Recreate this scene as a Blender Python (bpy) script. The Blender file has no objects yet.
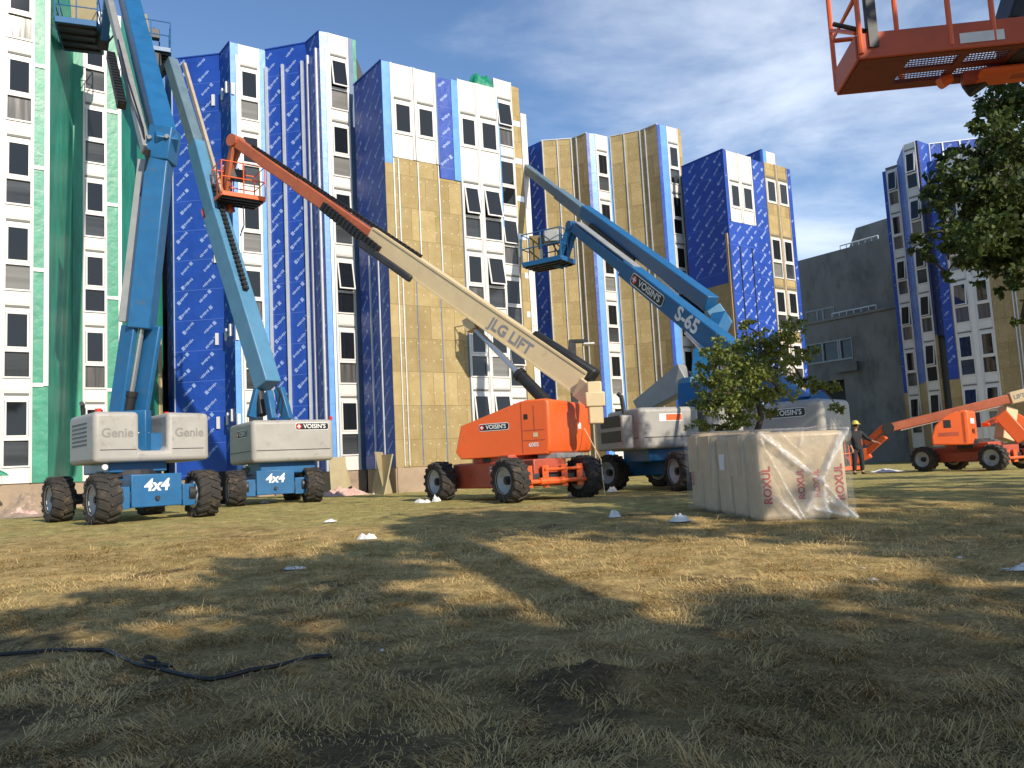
import bpy, math, random
import numpy as np
from mathutils import Vector, Matrix, noise as mnoise
random.seed(7); RS = np.random.RandomState(7)
scn = bpy.context.scene; COL = scn.collection
F_PX = 830.0
# ---------------------------------------------------------------- camera frame (eye at the origin, z is metres above the eye)
_up = np.array([-422., 8134., -830.]); _up /= np.linalg.norm(_up)
_y = np.array([0., 0., -1.]); _y = _y - _up*_y.dot(_up); _y /= np.linalg.norm(_y)
_x = np.cross(_y, _up); CAM = np.array([_x, _y, _up])
def ray(px, py): return CAM @ np.array([px-512., 384.-py, -F_PX])
def at(px, py, y):
    d = ray(px, py); return Vector(d*(y/d[1]))
def atz(px, py, z):
    d = ray(px, py); return Vector(d*(z/d[2]))
def gh(x, y):                                       # ground height below the eye
    a = -1.70 + 0.063*y; b = -0.74 + 0.006*max(y-20, 0) if y < 45 else -0.59; k = .16
    h = max(k-abs(a-b), 0)/k; g = min(a, b) - h*h*k*.25
    g -= .011*max(-20, min(30, x))*min(1, max(0, (y-9)/14))
    g += .13*math.exp(-((x-.32)**2+(y-5.25)**2)/.12) + .05*math.exp(-((x-4.0)**2+((y-8.6)*1.3)**2)/.5)
    return g
def G(x, y, dz=0): return Vector((x, y, gh(x, y)+dz))
# ---------------------------------------------------------------- objects
MW = {}
def props(o, label=None, cat=None, group=None, kind=None):
    if label: o['label'] = label
    if cat: o['category'] = cat
    if group: o['group'] = group
    if kind: o['kind'] = kind
    return o
def root(name, loc, label, cat, group=None):
    o = bpy.data.objects.new(name, None); COL.objects.link(o); o.location = loc; o.empty_display_size = .3
    MW[o.name] = Vector(loc); return props(o, label, cat, group)
class MB:
    def __init__(s): s.v = []; s.f = []; s.m = []; s.uv = []
    def poly(s, pts, m=0, uv=None):
        n = len(s.v); s.v += [tuple(p) for p in pts]; s.f.append(tuple(range(n, n+len(pts)))); s.m.append(m)
        s.uv.append(uv or [(0, 0)]*len(pts)); return s
    def hexa(s, p, m=0, uvs=None):                  # p: 4 bottom then 4 top
        n = len(s.v); s.v += [tuple(q) for q in p]
        for fc in ((3,2,1,0), (4,5,6,7), (0,1,5,4), (1,2,6,5), (2,3,7,6), (3,0,4,7)):
            s.f.append(tuple(n+i for i in fc)); s.m.append(m); s.uv.append([uvs[i] for i in fc] if uvs else [(0, 0)]*4)
        return s
    def beam(s, p, q, w, h, m=0, w2=None, h2=None, up=Vector((0, 0, 1))):
        p = Vector(p); q = Vector(q); d = (q-p).normalized(); r = d.cross(up)
        if r.length < 1e-3: r = d.cross(Vector((0, 1, 0)))
        r.normalize(); u = r.cross(d); w2 = w if w2 is None else w2; h2 = h if h2 is None else h2
        A = [p+r*(sx*w/2)+u*(sz*h/2) for sx, sz in ((-1,-1), (1,-1), (1,1), (-1,1))]
        B = [q+r*(sx*w2/2)+u*(sz*h2/2) for sx, sz in ((-1,-1), (1,-1), (1,1), (-1,1))]
        return s.hexa(A+B, m)
    def cyl(s, p, q, r, n=12, m=0, r2=None, caps=True):
        p = Vector(p); q = Vector(q); d = (q-p).normalized(); a = d.orthogonal().normalized(); b = d.cross(a); r2 = r if r2 is None else r2
        i0 = len(s.v)
        for k in range(n):
            t = 2*math.pi*k/n; e = a*math.cos(t)+b*math.sin(t); s.v.append(tuple(p+e*r)); s.v.append(tuple(q+e*r2))
        for k in range(n):
            j = (k+1) % n; s.f.append((i0+2*k, i0+2*j, i0+2*j+1, i0+2*k+1)); s.m.append(m); s.uv.append([(0, 0)]*4)
        if caps:
            s.f.append(tuple(i0+2*k for k in range(n))[::-1]); s.m.append(m); s.uv.append([(0, 0)]*n)
            s.f.append(tuple(i0+2*k+1 for k in range(n))); s.m.append(m); s.uv.append([(0, 0)]*n)
        return s
    def tube(s, pts, r, n=6, m=0, r2=None):
        pts = [Vector(p) for p in pts]; N = len(pts); i0 = len(s.v); a = None
        for i, p in enumerate(pts):
            d = (pts[min(i+1, N-1)]-pts[max(i-1, 0)]).normalized()
            a = d.orthogonal().normalized() if a is None else (a-d*a.dot(d)).normalized()
            b = d.cross(a); rr = r if r2 is None else r+(r2-r)*i/(N-1)
            for k in range(n):
                t = 2*math.pi*k/n; s.v.append(tuple(p+(a*math.cos(t)+b*math.sin(t))*rr))
        for i in range(N-1):
            for k in range(n):
                j = (k+1) % n; s.f.append((i0+i*n+k, i0+i*n+j, i0+(i+1)*n+j, i0+(i+1)*n+k)); s.m.append(m); s.uv.append([(0, 0)]*4)
        for i, rev in ((0, 1), (N-1, 0)):
            c = tuple(i0+i*n+k for k in range(n)); s.f.append(c[::-1] if rev else c); s.m.append(m); s.uv.append([(0, 0)]*n)
        return s
    def lathe(s, o, ax, prof, n=28, m=0, closed=True):    # prof: (radius, along)
        o = Vector(o); ax = Vector(ax).normalized(); a = ax.orthogonal().normalized(); b = ax.cross(a); i0 = len(s.v); K = len(prof)
        for k in range(n):
            t = 2*math.pi*k/n; e = a*math.cos(t)+b*math.sin(t)
            for r, z in prof: s.v.append(tuple(o+e*r+ax*z))
        for k in range(n):
            j = (k+1) % n
            for i in range(K if closed else K-1):
                l = (i+1) % K; s.f.append((i0+k*K+i, i0+j*K+i, i0+j*K+l, i0+k*K+l)); s.m.append(m); s.uv.append([(0, 0)]*4)
        return s
    def text(s, t, o, xd, yd, size, m=0, shear=0., bold=0.012, align='CENTER'):
        vs, fs = text_mesh(t, bold, align); o = Vector(o); xd = Vector(xd).normalized(); yd = Vector(yd).normalized(); n = len(s.v)
        s.v += [tuple(o+xd*((x+shear*y)*size)+yd*(y*size)) for x, y in vs]
        for f in fs: s.f.append(tuple(n+i for i in f)); s.m.append(m); s.uv.append([(0, 0)]*len(f))
        return s
    def build(s, name, mats, parent=None, bevel=0, seg=2, smooth=False, label=None):
        mats = mats if isinstance(mats, (list, tuple)) else [mats]
        me = bpy.data.meshes.new(name); off = MW[parent.name] if parent else Vector((0, 0, 0))
        if parent is None and s.v:
            a = np.array(s.v); c = (a.min(0)+a.max(0))/2; off = Vector((c[0], c[1], a[:, 2].min()))
        me.from_pydata([(x-off.x, y-off.y, z-off.z) for x, y, z in s.v], [], s.f)
        for mt in mats: me.materials.append(M[mt] if isinstance(mt, str) else mt)
        me.polygons.foreach_set('material_index', s.m)
        uvl = me.uv_layers.new(name='UVMap'); flat = [c for f in s.uv for u in f for c in u]; uvl.data.foreach_set('uv', flat)
        if smooth: me.polygons.foreach_set('use_smooth', [True]*len(me.polygons))
        me.update(); o = bpy.data.objects.new(name, me); COL.objects.link(o); MW[o.name] = Vector(off)
        if parent: o.parent = parent
        else: o.location = off
        if bevel:
            b = o.modifiers.new('bevel', 'BEVEL'); b.width = bevel; b.segments = seg; b.limit_method = 'ANGLE'; b.angle_limit = math.radians(35); b.harden_normals = False
            me.polygons.foreach_set('use_smooth', [True]*len(me.polygons))
            try: me.set_sharp_from_angle(angle=math.radians(40))
            except Exception: pass
        if label: o['label'] = label
        return o
_TX = {}
def text_mesh(t, bold, align):
    k = (t, bold, align)
    if k not in _TX:
        cu = bpy.data.curves.new('lettering', 'FONT'); cu.body = t; cu.align_x = align; cu.align_y = 'CENTER'; cu.offset = bold; cu.resolution_u = 3
        o = bpy.data.objects.new('lettering', cu); COL.objects.link(o); dg = bpy.context.evaluated_depsgraph_get()
        me = bpy.data.meshes.new_from_object(o.evaluated_get(dg))
        _TX[k] = ([(v.co.x, v.co.y) for v in me.vertices], [tuple(p.vertices) for p in me.polygons])
        bpy.data.objects.remove(o); bpy.data.meshes.remove(me); bpy.data.curves.remove(cu)
    return _TX[k]
# ---------------------------------------------------------------- materials
M = {}
def mat(name, col, rough=.6, metal=0., spec=.5, var=.0, scale=3., bump=0., bscale=40., alpha=1., dirt=None, coords='Object', stretch=None, trans=0.):
    m = bpy.data.materials.new(name); m.use_nodes = True; nt = m.node_tree; N = nt.nodes; L = nt.links; b = N['Principled BSDF']
    b.inputs['Base Color'].default_value = (*col, 1); b.inputs['Roughness'].default_value = rough; b.inputs['Metallic'].default_value = metal
    b.inputs['Specular IOR Level'].default_value = spec; b.inputs['Alpha'].default_value = alpha; M[name] = m
    if trans: b.inputs['Transmission Weight'].default_value = trans
    if var or bump or dirt:
        tc = N.new('ShaderNodeTexCoord'); mp = N.new('ShaderNodeMapping'); L.new(tc.outputs[coords], mp.inputs[0])
        if stretch: mp.inputs['Scale'].default_value = stretch
    out = None
    if var:
        n1 = N.new('ShaderNodeTexNoise'); n1.inputs['Scale'].default_value = scale; n1.inputs['Detail'].default_value = 6; n1.inputs['Roughness'].default_value = .65; L.new(mp.outputs[0], n1.inputs['Vector'])
        r = N.new('ShaderNodeValToRGB'); r.color_ramp.elements[0].position = .3; r.color_ramp.elements[1].position = .7
        r.color_ramp.elements[0].color = (*[c*(1-var) for c in col], 1); r.color_ramp.elements[1].color = (*[min(1, c*(1+var)) for c in col], 1)
        L.new(n1.outputs['Fac'], r.inputs[0]); out = r.outputs[0]
        rr = N.new('ShaderNodeMapRange'); rr.inputs['To Min'].default_value = max(.03, rough-.12); rr.inputs['To Max'].default_value = min(1, rough+.15); L.new(n1.outputs['Fac'], rr.inputs['Value']); L.new(rr.outputs[0], b.inputs['Roughness'])
    if dirt:
        n2 = N.new('ShaderNodeTexNoise'); n2.inputs['Scale'].default_value = dirt[1]; n2.inputs['Detail'].default_value = 9; n2.inputs['Roughness'].default_value = .7; L.new(mp.outputs[0], n2.inputs['Vector'])
        r2 = N.new('ShaderNodeValToRGB'); r2.color_ramp.elements[0].position = dirt[2]; r2.color_ramp.elements[1].position = dirt[2]+.2; L.new(n2.outputs['Fac'], r2.inputs[0])
        mx = N.new('ShaderNodeMix'); mx.data_type = 'RGBA'; L.new(r2.outputs[0], mx.inputs[0])
        if out: L.new(out, mx.inputs[6])
        else: mx.inputs[6].default_value = (*col, 1)
        mx.inputs[7].default_value = (*dirt[0], 1); out = mx.outputs[2]
    if out: L.new(out, b.inputs['Base Color'])
    if bump:
        n3 = N.new('ShaderNodeTexNoise'); n3.inputs['Scale'].default_value = bscale; n3.inputs['Detail'].default_value = 5; L.new(mp.outputs[0], n3.inputs['Vector'])
        bp = N.new('ShaderNodeBump'); bp.inputs['Strength'].default_value = min(1, bump); bp.inputs['Distance'].default_value = .02*max(1, bump); L.new(n3.outputs['Fac'], bp.inputs['Height']); L.new(bp.outputs[0], b.inputs['Normal'])
    return m
mat('white_panel', (.70, .685, .64), .42, var=.06, scale=1.2, dirt=((.50, .46, .40), 2.2, .60), stretch=(1, 1, .35))
mat('white_frame', (.72, .71, .68), .35, var=.03)
mat('shadow_gap_grey', (.16, .16, .15), .6)
mat('blue_wrap', (.014, .064, .37), .42, var=.16, scale=.9, bump=1.4, bscale=2.2, dirt=((.035, .085, .33), 1.3, .56))
mat('wrap_print', (.28, .37, .66), .5, var=.25, scale=9)
mat('wrap_tape', (.12, .20, .62), .4)
mat('blue_strip', (.12, .33, .74), .35, var=.12, scale=2, bump=.4, bscale=4)
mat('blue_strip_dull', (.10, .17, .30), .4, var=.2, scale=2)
mat('metal_rail', (.66, .68, .70), .38, metal=.35, var=.08)
mat('green_wrap', (.030, .275, .175), .45, var=.35, scale=1.3, bump=1.0, bscale=3.2, stretch=(1.5, 1.5, .35))
mat('green_strip', (.05, .285, .185), .4, var=.2, scale=2, bump=1., bscale=4)
mat('glass', (.012, .014, .016), .04, spec=.55)
mat('glass_blind', (.20, .195, .18), .08, spec=.5, var=.25, scale=1.2, stretch=(.1, .1, 6)); mat('glass_curtain', (.10, .095, .09), .07, spec=.5, var=.6, scale=2.5, stretch=(3, 3, .15))
mat('glass_lower', (.05, .055, .058), .06, spec=.5, var=.5, scale=.8, stretch=(.2, .2, 2.2))
mat('void', (.008, .008, .009), .9)  # near-black, stands for unlit depth in openings and the gap
mat('plinth', (.36, .27, .19), .85, var=.15, scale=2, bump=.3, dirt=((.2, .16, .12), 1.5, .55))
mat('roofing', (.12, .12, .12), .9)
mat('concrete_dark', (.27, .245, .21), .9, var=.28, scale=.35, bump=.3, bscale=12, dirt=((.13, .118, .10), .5, .5), stretch=(1, 1, .5))
mat('foil', (.75, .78, .8), .3, metal=.5, var=.15, scale=6)
mat('genie_blue', (.015, .118, .28), .38, var=.12, scale=2.5, dirt=((.07, .11, .14), 4.5, .56))
mat('genie_blue_light', (.085, .23, .37), .4, var=.12, scale=2, dirt=((.2, .27, .32), 3, .6))
mat('genie_grey', (.37, .352, .32), .5, var=.10, scale=1.5, dirt=((.22, .19, .15), 3.2, .56))
mat('emboss_grey', (.24, .23, .21), .5); mat('boom_teal', (.13, .20, .25), .45, metal=.1, var=.15, dirt=((.3, .27, .2), 2.5, .58)); mat('boom_grey', (.33, .34, .33), .45, metal=.2, var=.12, dirt=((.4, .32, .22), 2, .58))
mat('boom_tan', (.42, .34, .25), .45, var=.15)
mat('lift_orange', (.78, .125, .022), .36, var=.06, scale=2, dirt=((.42, .12, .05), 4, .60))
mat('chassis_red', (.42, .075, .035), .45, var=.15, dirt=((.2, .07, .04), 4, .57))
mat('fly_rust', (.43, .115, .05), .5, var=.15, dirt=((.36, .2, .12), 3, .6))
mat('boom_cream', (.66, .52, .30), .45, var=.06, dirt=((.45, .34, .19), 2.5, .6))
mat('tyre', (.034, .030, .026), .85, var=.3, scale=6, bump=.4, dirt=((.14, .10, .065), 5, .53))
mat('rim', (.46, .46, .45), .5, var=.15, dirt=((.25, .2, .15), 6, .55))
mat('lift_weathered_shaded', (.50, .085, .028), .5, var=.15, dirt=((.25, .06, .03), 3, .55)); mat('floor_rust_shaded', (.22, .045, .025), .6, var=.25, scale=5)  # weathered rust orange; both darkened further for tree shade on the overhead basket
mat('black', (.015, .015, .015), .5, var=.2)
mat('dark_steel', (.05, .05, .052), .5, metal=.4, var=.3)
mat('steel', (.55, .56, .57), .25, metal=.8)
mat('sticker_white', (.8, .8, .78), .4); mat('sticker_black', (.012, .012, .012), .4); mat('sticker_red', (.55, .02, .02), .4)
mat('boom_lettering', (.24, .24, .25), .5)
mat('roxul_red', (.40, .055, .05), .6, var=.3, scale=12)
mat('beacon_red', (.6, .03, .02), .3)
mat('bark', (.085, .065, .045), .9, var=.35, scale=8, bump=.8, bscale=25, stretch=(1, 1, .3))
mat('plastic_bag', (.50, .39, .25), .45, var=.14, scale=4, bump=.6, bscale=9)
mat('board_tan', (.40, .33, .19), .8, var=.12, scale=3)
mat('timber', (.42, .30, .16), .8, var=.2, stretch=(1, 1, .2), scale=6)
mat('litter_white', (.72, .70, .66), .5, var=.12, scale=8)
mat('litter_pink', (.62, .40, .34), .7, var=.2, scale=8)
mat('rubble', (.34, .25, .18), .9, var=.35, scale=6)
mat('skin', (.42, .22, .14), .55); mat('jacket', (.018, .019, .022), .8, var=.3); mat('trousers', (.022, .024, .032), .85, var=.3)
mat('hat_yellow', (.62, .50, .10), .35); mat('boot', (.03, .022, .016), .7); mat('hair', (.02, .014, .01), .8)
mat('tarp_green', (.01, .22, .12), .4, bump=1., bscale=5, var=.25)
mat('cable', (.012, .012, .013), .5)
mat('lamp_glass', (.7, .7, .66), .3)
mat('soil', (.075, .055, .035), .95, var=.5, scale=14, bump=1., bscale=40); mat('powder', (.62, .62, .60), .9, var=.2, scale=6)

def wool(name, col):
    m = mat(name, col, .95, spec=.1); nt = m.node_tree; N = nt.nodes; L = nt.links; b = N['Principled BSDF']
    tc = N.new('ShaderNodeTexCoord'); br = N.new('ShaderNodeTexBrick'); L.new(tc.outputs['UV'], br.inputs['Vector'])
    br.offset = .37; br.inputs['Scale'].default_value = 1; br.inputs['Brick Width'].default_value = 1.0; br.inputs['Row Height'].default_value = 1.22; br.offset_frequency = 2; br.squash = 1
    br.inputs['Mortar Size'].default_value = .012; br.inputs['Mortar Smooth'].default_value = .4; br.inputs['Bias'].default_value = 0
    br.inputs['Color1'].default_value = (*[c*.80 for c in col], 1); br.inputs['Color2'].default_value = (*[min(1, c*1.10) for c in col], 1); br.inputs['Mortar'].default_value = (*[c*.58 for c in col], 1)
    n1 = N.new('ShaderNodeTexNoise'); n1.inputs['Scale'].default_value = 1.4; n1.inputs['Detail'].default_value = 8; n1.inputs['Roughness'].default_value = .75; L.new(tc.outputs['UV'], n1.inputs['Vector'])
    r = N.new('ShaderNodeValToRGB'); r.color_ramp.elements[0].position = .25; r.color_ramp.elements[1].position = .75; r.color_ramp.elements[0].color = (.68, .62, .52, 1); r.color_ramp.elements[1].color = (1.0, 1.0, 1.0, 1); L.new(n1.outputs['Fac'], r.inputs[0])
    mx = N.new('ShaderNodeMix'); mx.data_type = 'RGBA'; mx.blend_type = 'MULTIPLY'; mx.inputs[0].default_value = 1; L.new(br.outputs['Color'], mx.inputs[6]); L.new(r.outputs[0], mx.inputs[7]); L.new(mx.outputs[2], b.inputs['Base Color'])
    n2 = N.new('ShaderNodeTexNoise'); n2.inputs['Scale'].default_value = 14; n2.inputs['Detail'].default_value = 6; L.new(tc.outputs['UV'], n2.inputs['Vector'])
    bp = N.new('ShaderNodeBump'); bp.inputs['Strength'].default_value = .6; bp.inputs['Distance'].default_value = .02; L.new(n2.outputs['Fac'], bp.inputs['Height']); L.new(bp.outputs[0], b.inputs['Normal'])
wool('insulation', (.50, .395, .205)); wool('insulation_dim', (.47, .37, .20))  # second is a darker copy for wall faces turned from the sun
mat('washer', (.58, .49, .32), .6)

def leaf_mat(name, c0, c1):
    m = bpy.data.materials.new(name); m.use_nodes = True; nt = m.node_tree; N = nt.nodes; L = nt.links; M[name] = m
    b = N['Principled BSDF']; b.inputs['Roughness'].default_value = .5; b.inputs['Specular IOR Level'].default_value = .35
    at_ = N.new('ShaderNodeAttribute'); at_.attribute_name = 'tint'
    r = N.new('ShaderNodeValToRGB'); r.color_ramp.elements[0].color = (*c0, 1); r.color_ramp.elements[1].color = (*c1, 1); L.new(at_.outputs['Fac'], r.inputs[0]); L.new(r.outputs[0], b.inputs['Base Color'])
    t = N.new('ShaderNodeBsdfTranslucent'); L.new(r.outputs[0], t.inputs['Color']); mx = N.new('ShaderNodeMixShader'); mx.inputs[0].default_value = .38
    L.new(b.outputs[0], mx.inputs[1]); L.new(t.outputs[0], mx.inputs[2]); L.new(mx.outputs[0], N['Material Output'].inputs[0])
leaf_mat('leaf_dark', (.030, .054, .014), (.135, .18, .042))
leaf_mat('leaf_small', (.095, .135, .028), (.36, .38, .08))

def grass_mat():
    m = bpy.data.materials.new('grass_blade'); m.use_nodes = True; nt = m.node_tree; N = nt.nodes; L = nt.links; M['grass_blade'] = m
    b = N['Principled BSDF']; b.inputs['Roughness'].default_value = .7; b.inputs['Specular IOR Level'].default_value = .2
    at_ = N.new('ShaderNodeAttribute'); at_.attribute_name = 'tint'; r = N.new('ShaderNodeValToRGB'); e = r.color_ramp.elements
    e[0].position = 0; e[0].color = (.10, .080, .024, 1); e[1].position = 1; e[1].color = (.68, .48, .20, 1)
    x = e.new(.35); x.color = (.23, .16, .052, 1); x = e.new(.62); x.color = (.40, .26, .09, 1)
    L.new(at_.outputs['Fac'], r.inputs[0]); L.new(r.outputs[0], b.inputs['Base Color'])
grass_mat()
def ground_mat():
    m = bpy.data.materials.new('lawn'); m.use_nodes = True; nt = m.node_tree; N = nt.nodes; L = nt.links; M['lawn'] = m; b = N['Principled BSDF']; b.inputs['Roughness'].default_value = .95; b.inputs['Specular IOR Level'].default_value = .1
    geo = N.new('ShaderNodeNewGeometry')
    def ns(sc, det=7, ro=.65):
        n = N.new('ShaderNodeTexNoise'); n.inputs['Scale'].default_value = sc; n.inputs['Detail'].default_value = det; n.inputs['Roughness'].default_value = ro; L.new(geo.outputs['Position'], n.inputs['Vector']); return n.outputs['Fac']
    def ramp(f, a, b_, p0, p1):
        r = N.new('ShaderNodeValToRGB'); r.color_ramp.elements[0].position = p0; r.color_ramp.elements[1].position = p1; r.color_ramp.elements[0].color = (*a, 1); r.color_ramp.elements[1].color = (*b_, 1); L.new(f, r.inputs[0]); return r.outputs[0]
    def mix(f, a, b_, mode='MIX'):
        x = N.new('ShaderNodeMix'); x.data_type = 'RGBA'; x.blend_type = mode
        if isinstance(f, float): x.inputs[0].default_value = f
        else: L.new(f, x.inputs[0])
        L.new(a, x.inputs[6]); L.new(b_, x.inputs[7]); return x.outputs[2]
    straw = ramp(ns(9, 9, .75), (.30, .20, .075), (.70, .51, .22), .3, .7)
    green = ramp(ns(7, 9, .75), (.27, .23, .075), (.66, .55, .22), .3, .7)
    dirt = ramp(ns(6, 9, .7), (.050, .036, .021), (.17, .12, .07), .3, .7)
    sep = N.new('ShaderNodeSeparateXYZ'); L.new(geo.outputs['Position'], sep.inputs[0])
    mr = N.new('ShaderNodeMapRange'); L.new(sep.outputs[1], mr.inputs[0]); mr.inputs[1].default_value = 9; mr.inputs[2].default_value = 19; mr.inputs[3].default_value = -.16; mr.inputs[4].default_value = .22
    ad = N.new('ShaderNodeMath'); ad.operation = 'ADD'; L.new(ns(.35, 5), ad.inputs[0]); L.new(mr.outputs[0], ad.inputs[1])
    c = mix(ramp(ad.outputs[0], (0, 0, 0), (1, 1, 1), .45, .62), straw, green)
    mr2 = N.new('ShaderNodeMapRange'); L.new(sep.outputs[1], mr2.inputs[0]); mr2.inputs[1].default_value = 4; mr2.inputs[2].default_value = 9; mr2.inputs[3].default_value = .13; mr2.inputs[4].default_value = 0  # more bare soil close by, also to darken the shaded foreground
    ad2 = N.new('ShaderNodeMath'); ad2.operation = 'ADD'; L.new(ns(.8, 8, .7), ad2.inputs[0]); L.new(mr2.outputs[0], ad2.inputs[1])
    for cx, cy, rad in ((.30, 5.25, .5), (2.3, 4.0, .55), (.25, 4.35, .4), (-.75, 5.75, .45)):                      # worn patches of bare soil
        vd = N.new('ShaderNodeVectorMath'); vd.operation = 'DISTANCE'; L.new(geo.outputs['Position'], vd.inputs[0]); vd.inputs[1].default_value = (cx, cy, -1.4)
        mq = N.new('ShaderNodeMapRange'); L.new(vd.outputs['Value'], mq.inputs[0]); mq.inputs[1].default_value = 0; mq.inputs[2].default_value = rad; mq.inputs[3].default_value = .26; mq.inputs[4].default_value = 0
        a3 = N.new('ShaderNodeMath'); a3.operation = 'ADD'; L.new(ad2.outputs[0], a3.inputs[0]); L.new(mq.outputs[0], a3.inputs[1]); ad2 = a3
    c = mix(ramp(ad2.outputs[0], (0, 0, 0), (1, 1, 1), .58, .70), c, dirt)
    c = mix(1.0, c, ramp(ns(2.6, 8, .7), (.55, .58, .52), (1.22, 1.2, 1.2), .32, .66), 'MULTIPLY')
    nr = N.new('ShaderNodeMapRange'); L.new(sep.outputs[1], nr.inputs[0]); nr.inputs[1].default_value = 4.2; nr.inputs[2].default_value = 8.5; nr.inputs[3].default_value = .62; nr.inputs[4].default_value = 0   # worn thatch and soil close by, coloured darker still to deepen the tree shade
    c = mix(nr.outputs[0], c, ramp(ns(5, 9, .7), (.075, .052, .026), (.26, .18, .085), .3, .7))
    fine = ramp(ns(38, 6, .7), (.45, .45, .45), (1.25, 1.25, 1.25), .3, .7)
    c = mix(1.0, c, fine, 'MULTIPLY'); L.new(c, b.inputs['Base Color'])
    bp = N.new('ShaderNodeBump'); bp.inputs['Strength'].default_value = .7; bp.inputs['Distance'].default_value = .03; L.new(ns(22, 8, .75), bp.inputs['Height']); L.new(bp.outputs[0], b.inputs['Normal'])
ground_mat()
def film_mat():
    m = bpy.data.materials.new('clear_film'); m.use_nodes = True; nt = m.node_tree; N = nt.nodes; L = nt.links; M['clear_film'] = m
    b = N['Principled BSDF']; b.inputs['Base Color'].default_value = (.78, .76, .72, 1); b.inputs['Roughness'].default_value = .16; b.inputs['Specular IOR Level'].default_value = .6
    tr = N.new('ShaderNodeBsdfTransparent'); at_ = N.new('ShaderNodeAttribute'); at_.attribute_name = 'fold'
    mr = N.new('ShaderNodeMapRange'); L.new(at_.outputs['Fac'], mr.inputs[0]); mr.inputs[3].default_value = .03; mr.inputs[4].default_value = .78
    mx = N.new('ShaderNodeMixShader'); L.new(mr.outputs[0], mx.inputs[0]); L.new(tr.outputs[0], mx.inputs[1]); L.new(b.outputs[0], mx.inputs[2]); L.new(mx.outputs[0], N['Material Output'].inputs[0])
film_mat()
# ---------------------------------------------------------------- camera, sun, sky
cd = bpy.data.cameras.new('camera'); cam = bpy.data.objects.new('camera', cd); COL.objects.link(cam); scn.camera = cam
cd.sensor_width = 36; cd.lens = 36*F_PX/1024; cd.clip_start = .1; cd.clip_end = 5000
mm = Matrix.Identity(4)
for i in range(3):
    for j in range(3): mm[i][j] = CAM[i][j]
cam.matrix_world = mm
AZ, EL = math.radians(38), math.radians(30)
SUN = Vector((math.sin(AZ)*math.cos(EL), -math.cos(AZ)*math.cos(EL), math.sin(EL)))
sl = bpy.data.lights.new('sun', 'SUN'); sl.energy = 4.3; sl.angle = math.radians(.53); sl.color = (1, .90, .75)
so = bpy.data.objects.new('sun', sl); COL.objects.link(so); so.rotation_euler = SUN.to_track_quat('Z', 'Y').to_euler()
w = bpy.data.worlds.new('World'); scn.world = w; w.use_nodes = True; N = w.node_tree.nodes; L = w.node_tree.links; bg = N['Background']; bg.inputs[1].default_value = .14
sky = N.new('ShaderNodeTexSky'); sky.sky_type = 'NISHITA'; sky.sun_disc = False; sky.sun_elevation = EL; sky.sun_rotation = math.atan2(SUN.x, SUN.y); sky.air_density = 1.0; sky.dust_density = .05; sky.ozone_density = 4.5
tc = N.new('ShaderNodeTexCoord'); sp = N.new('ShaderNodeSeparateXYZ'); L.new(tc.outputs['Generated'], sp.inputs[0])
def mth(op, a, b=None):
    n = N.new('ShaderNodeMath'); n.operation = op
    for i, v in enumerate((a, b)):
        if v is None: continue
        if isinstance(v, (int, float)): n.inputs[i].default_value = v
        else: L.new(v, n.inputs[i])
    return n.outputs[0]
zz = mth('MAXIMUM', mth('ADD', sp.outputs[2], .12), .03)          # cloud layer seen in perspective: direction over height
cb = N.new('ShaderNodeCombineXYZ'); L.new(mth('DIVIDE', sp.outputs[0], zz), cb.inputs[0]); L.new(mth('DIVIDE', sp.outputs[1], zz), cb.inputs[1])
mpg = N.new('ShaderNodeMapping'); mpg.inputs['Location'].default_value = (3.1, 1.7, .4); mpg.inputs['Rotation'].default_value = (0, 0, math.radians(25)); mpg.inputs['Scale'].default_value = (.95, 1.15, 1); L.new(cb.outputs[0], mpg.inputs[0])
n1 = N.new('ShaderNodeTexNoise'); n1.inputs['Scale'].default_value = 1.5; n1.inputs['Detail'].default_value = 10; n1.inputs['Roughness'].default_value = .58; n1.inputs['Distortion'].default_value = .25; L.new(mpg.outputs[0], n1.inputs['Vector'])
azf = mth('MULTIPLY', sp.outputs[0], .42)                             # the cloud thickens towards the right of the view
lo = mth('MULTIPLY', mth('SUBTRACT', .42, sp.outputs[2]), .55)
cf = N.new('ShaderNodeMapRange'); cf.interpolation_type = 'SMOOTHSTEP'; cf.inputs[1].default_value = .49; cf.inputs[2].default_value = .93; cf.inputs[3].default_value = .0; cf.inputs[4].default_value = .75
L.new(mth('ADD', mth('ADD', n1.outputs['Fac'], azf), lo), cf.inputs[0])
mx = N.new('ShaderNodeMix'); mx.data_type = 'RGBA'; L.new(cf.outputs[0], mx.inputs[0]); L.new(sky.outputs[0], mx.inputs[6]); mx.inputs[7].default_value = (6.3, 6.9, 7.9, 1); L.new(mx.outputs[2], bg.inputs[0])
scn.view_settings.view_transform = 'Standard'; scn.view_settings.look = 'None'; scn.view_settings.exposure = .26; scn.view_settings.gamma = 1
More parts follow.
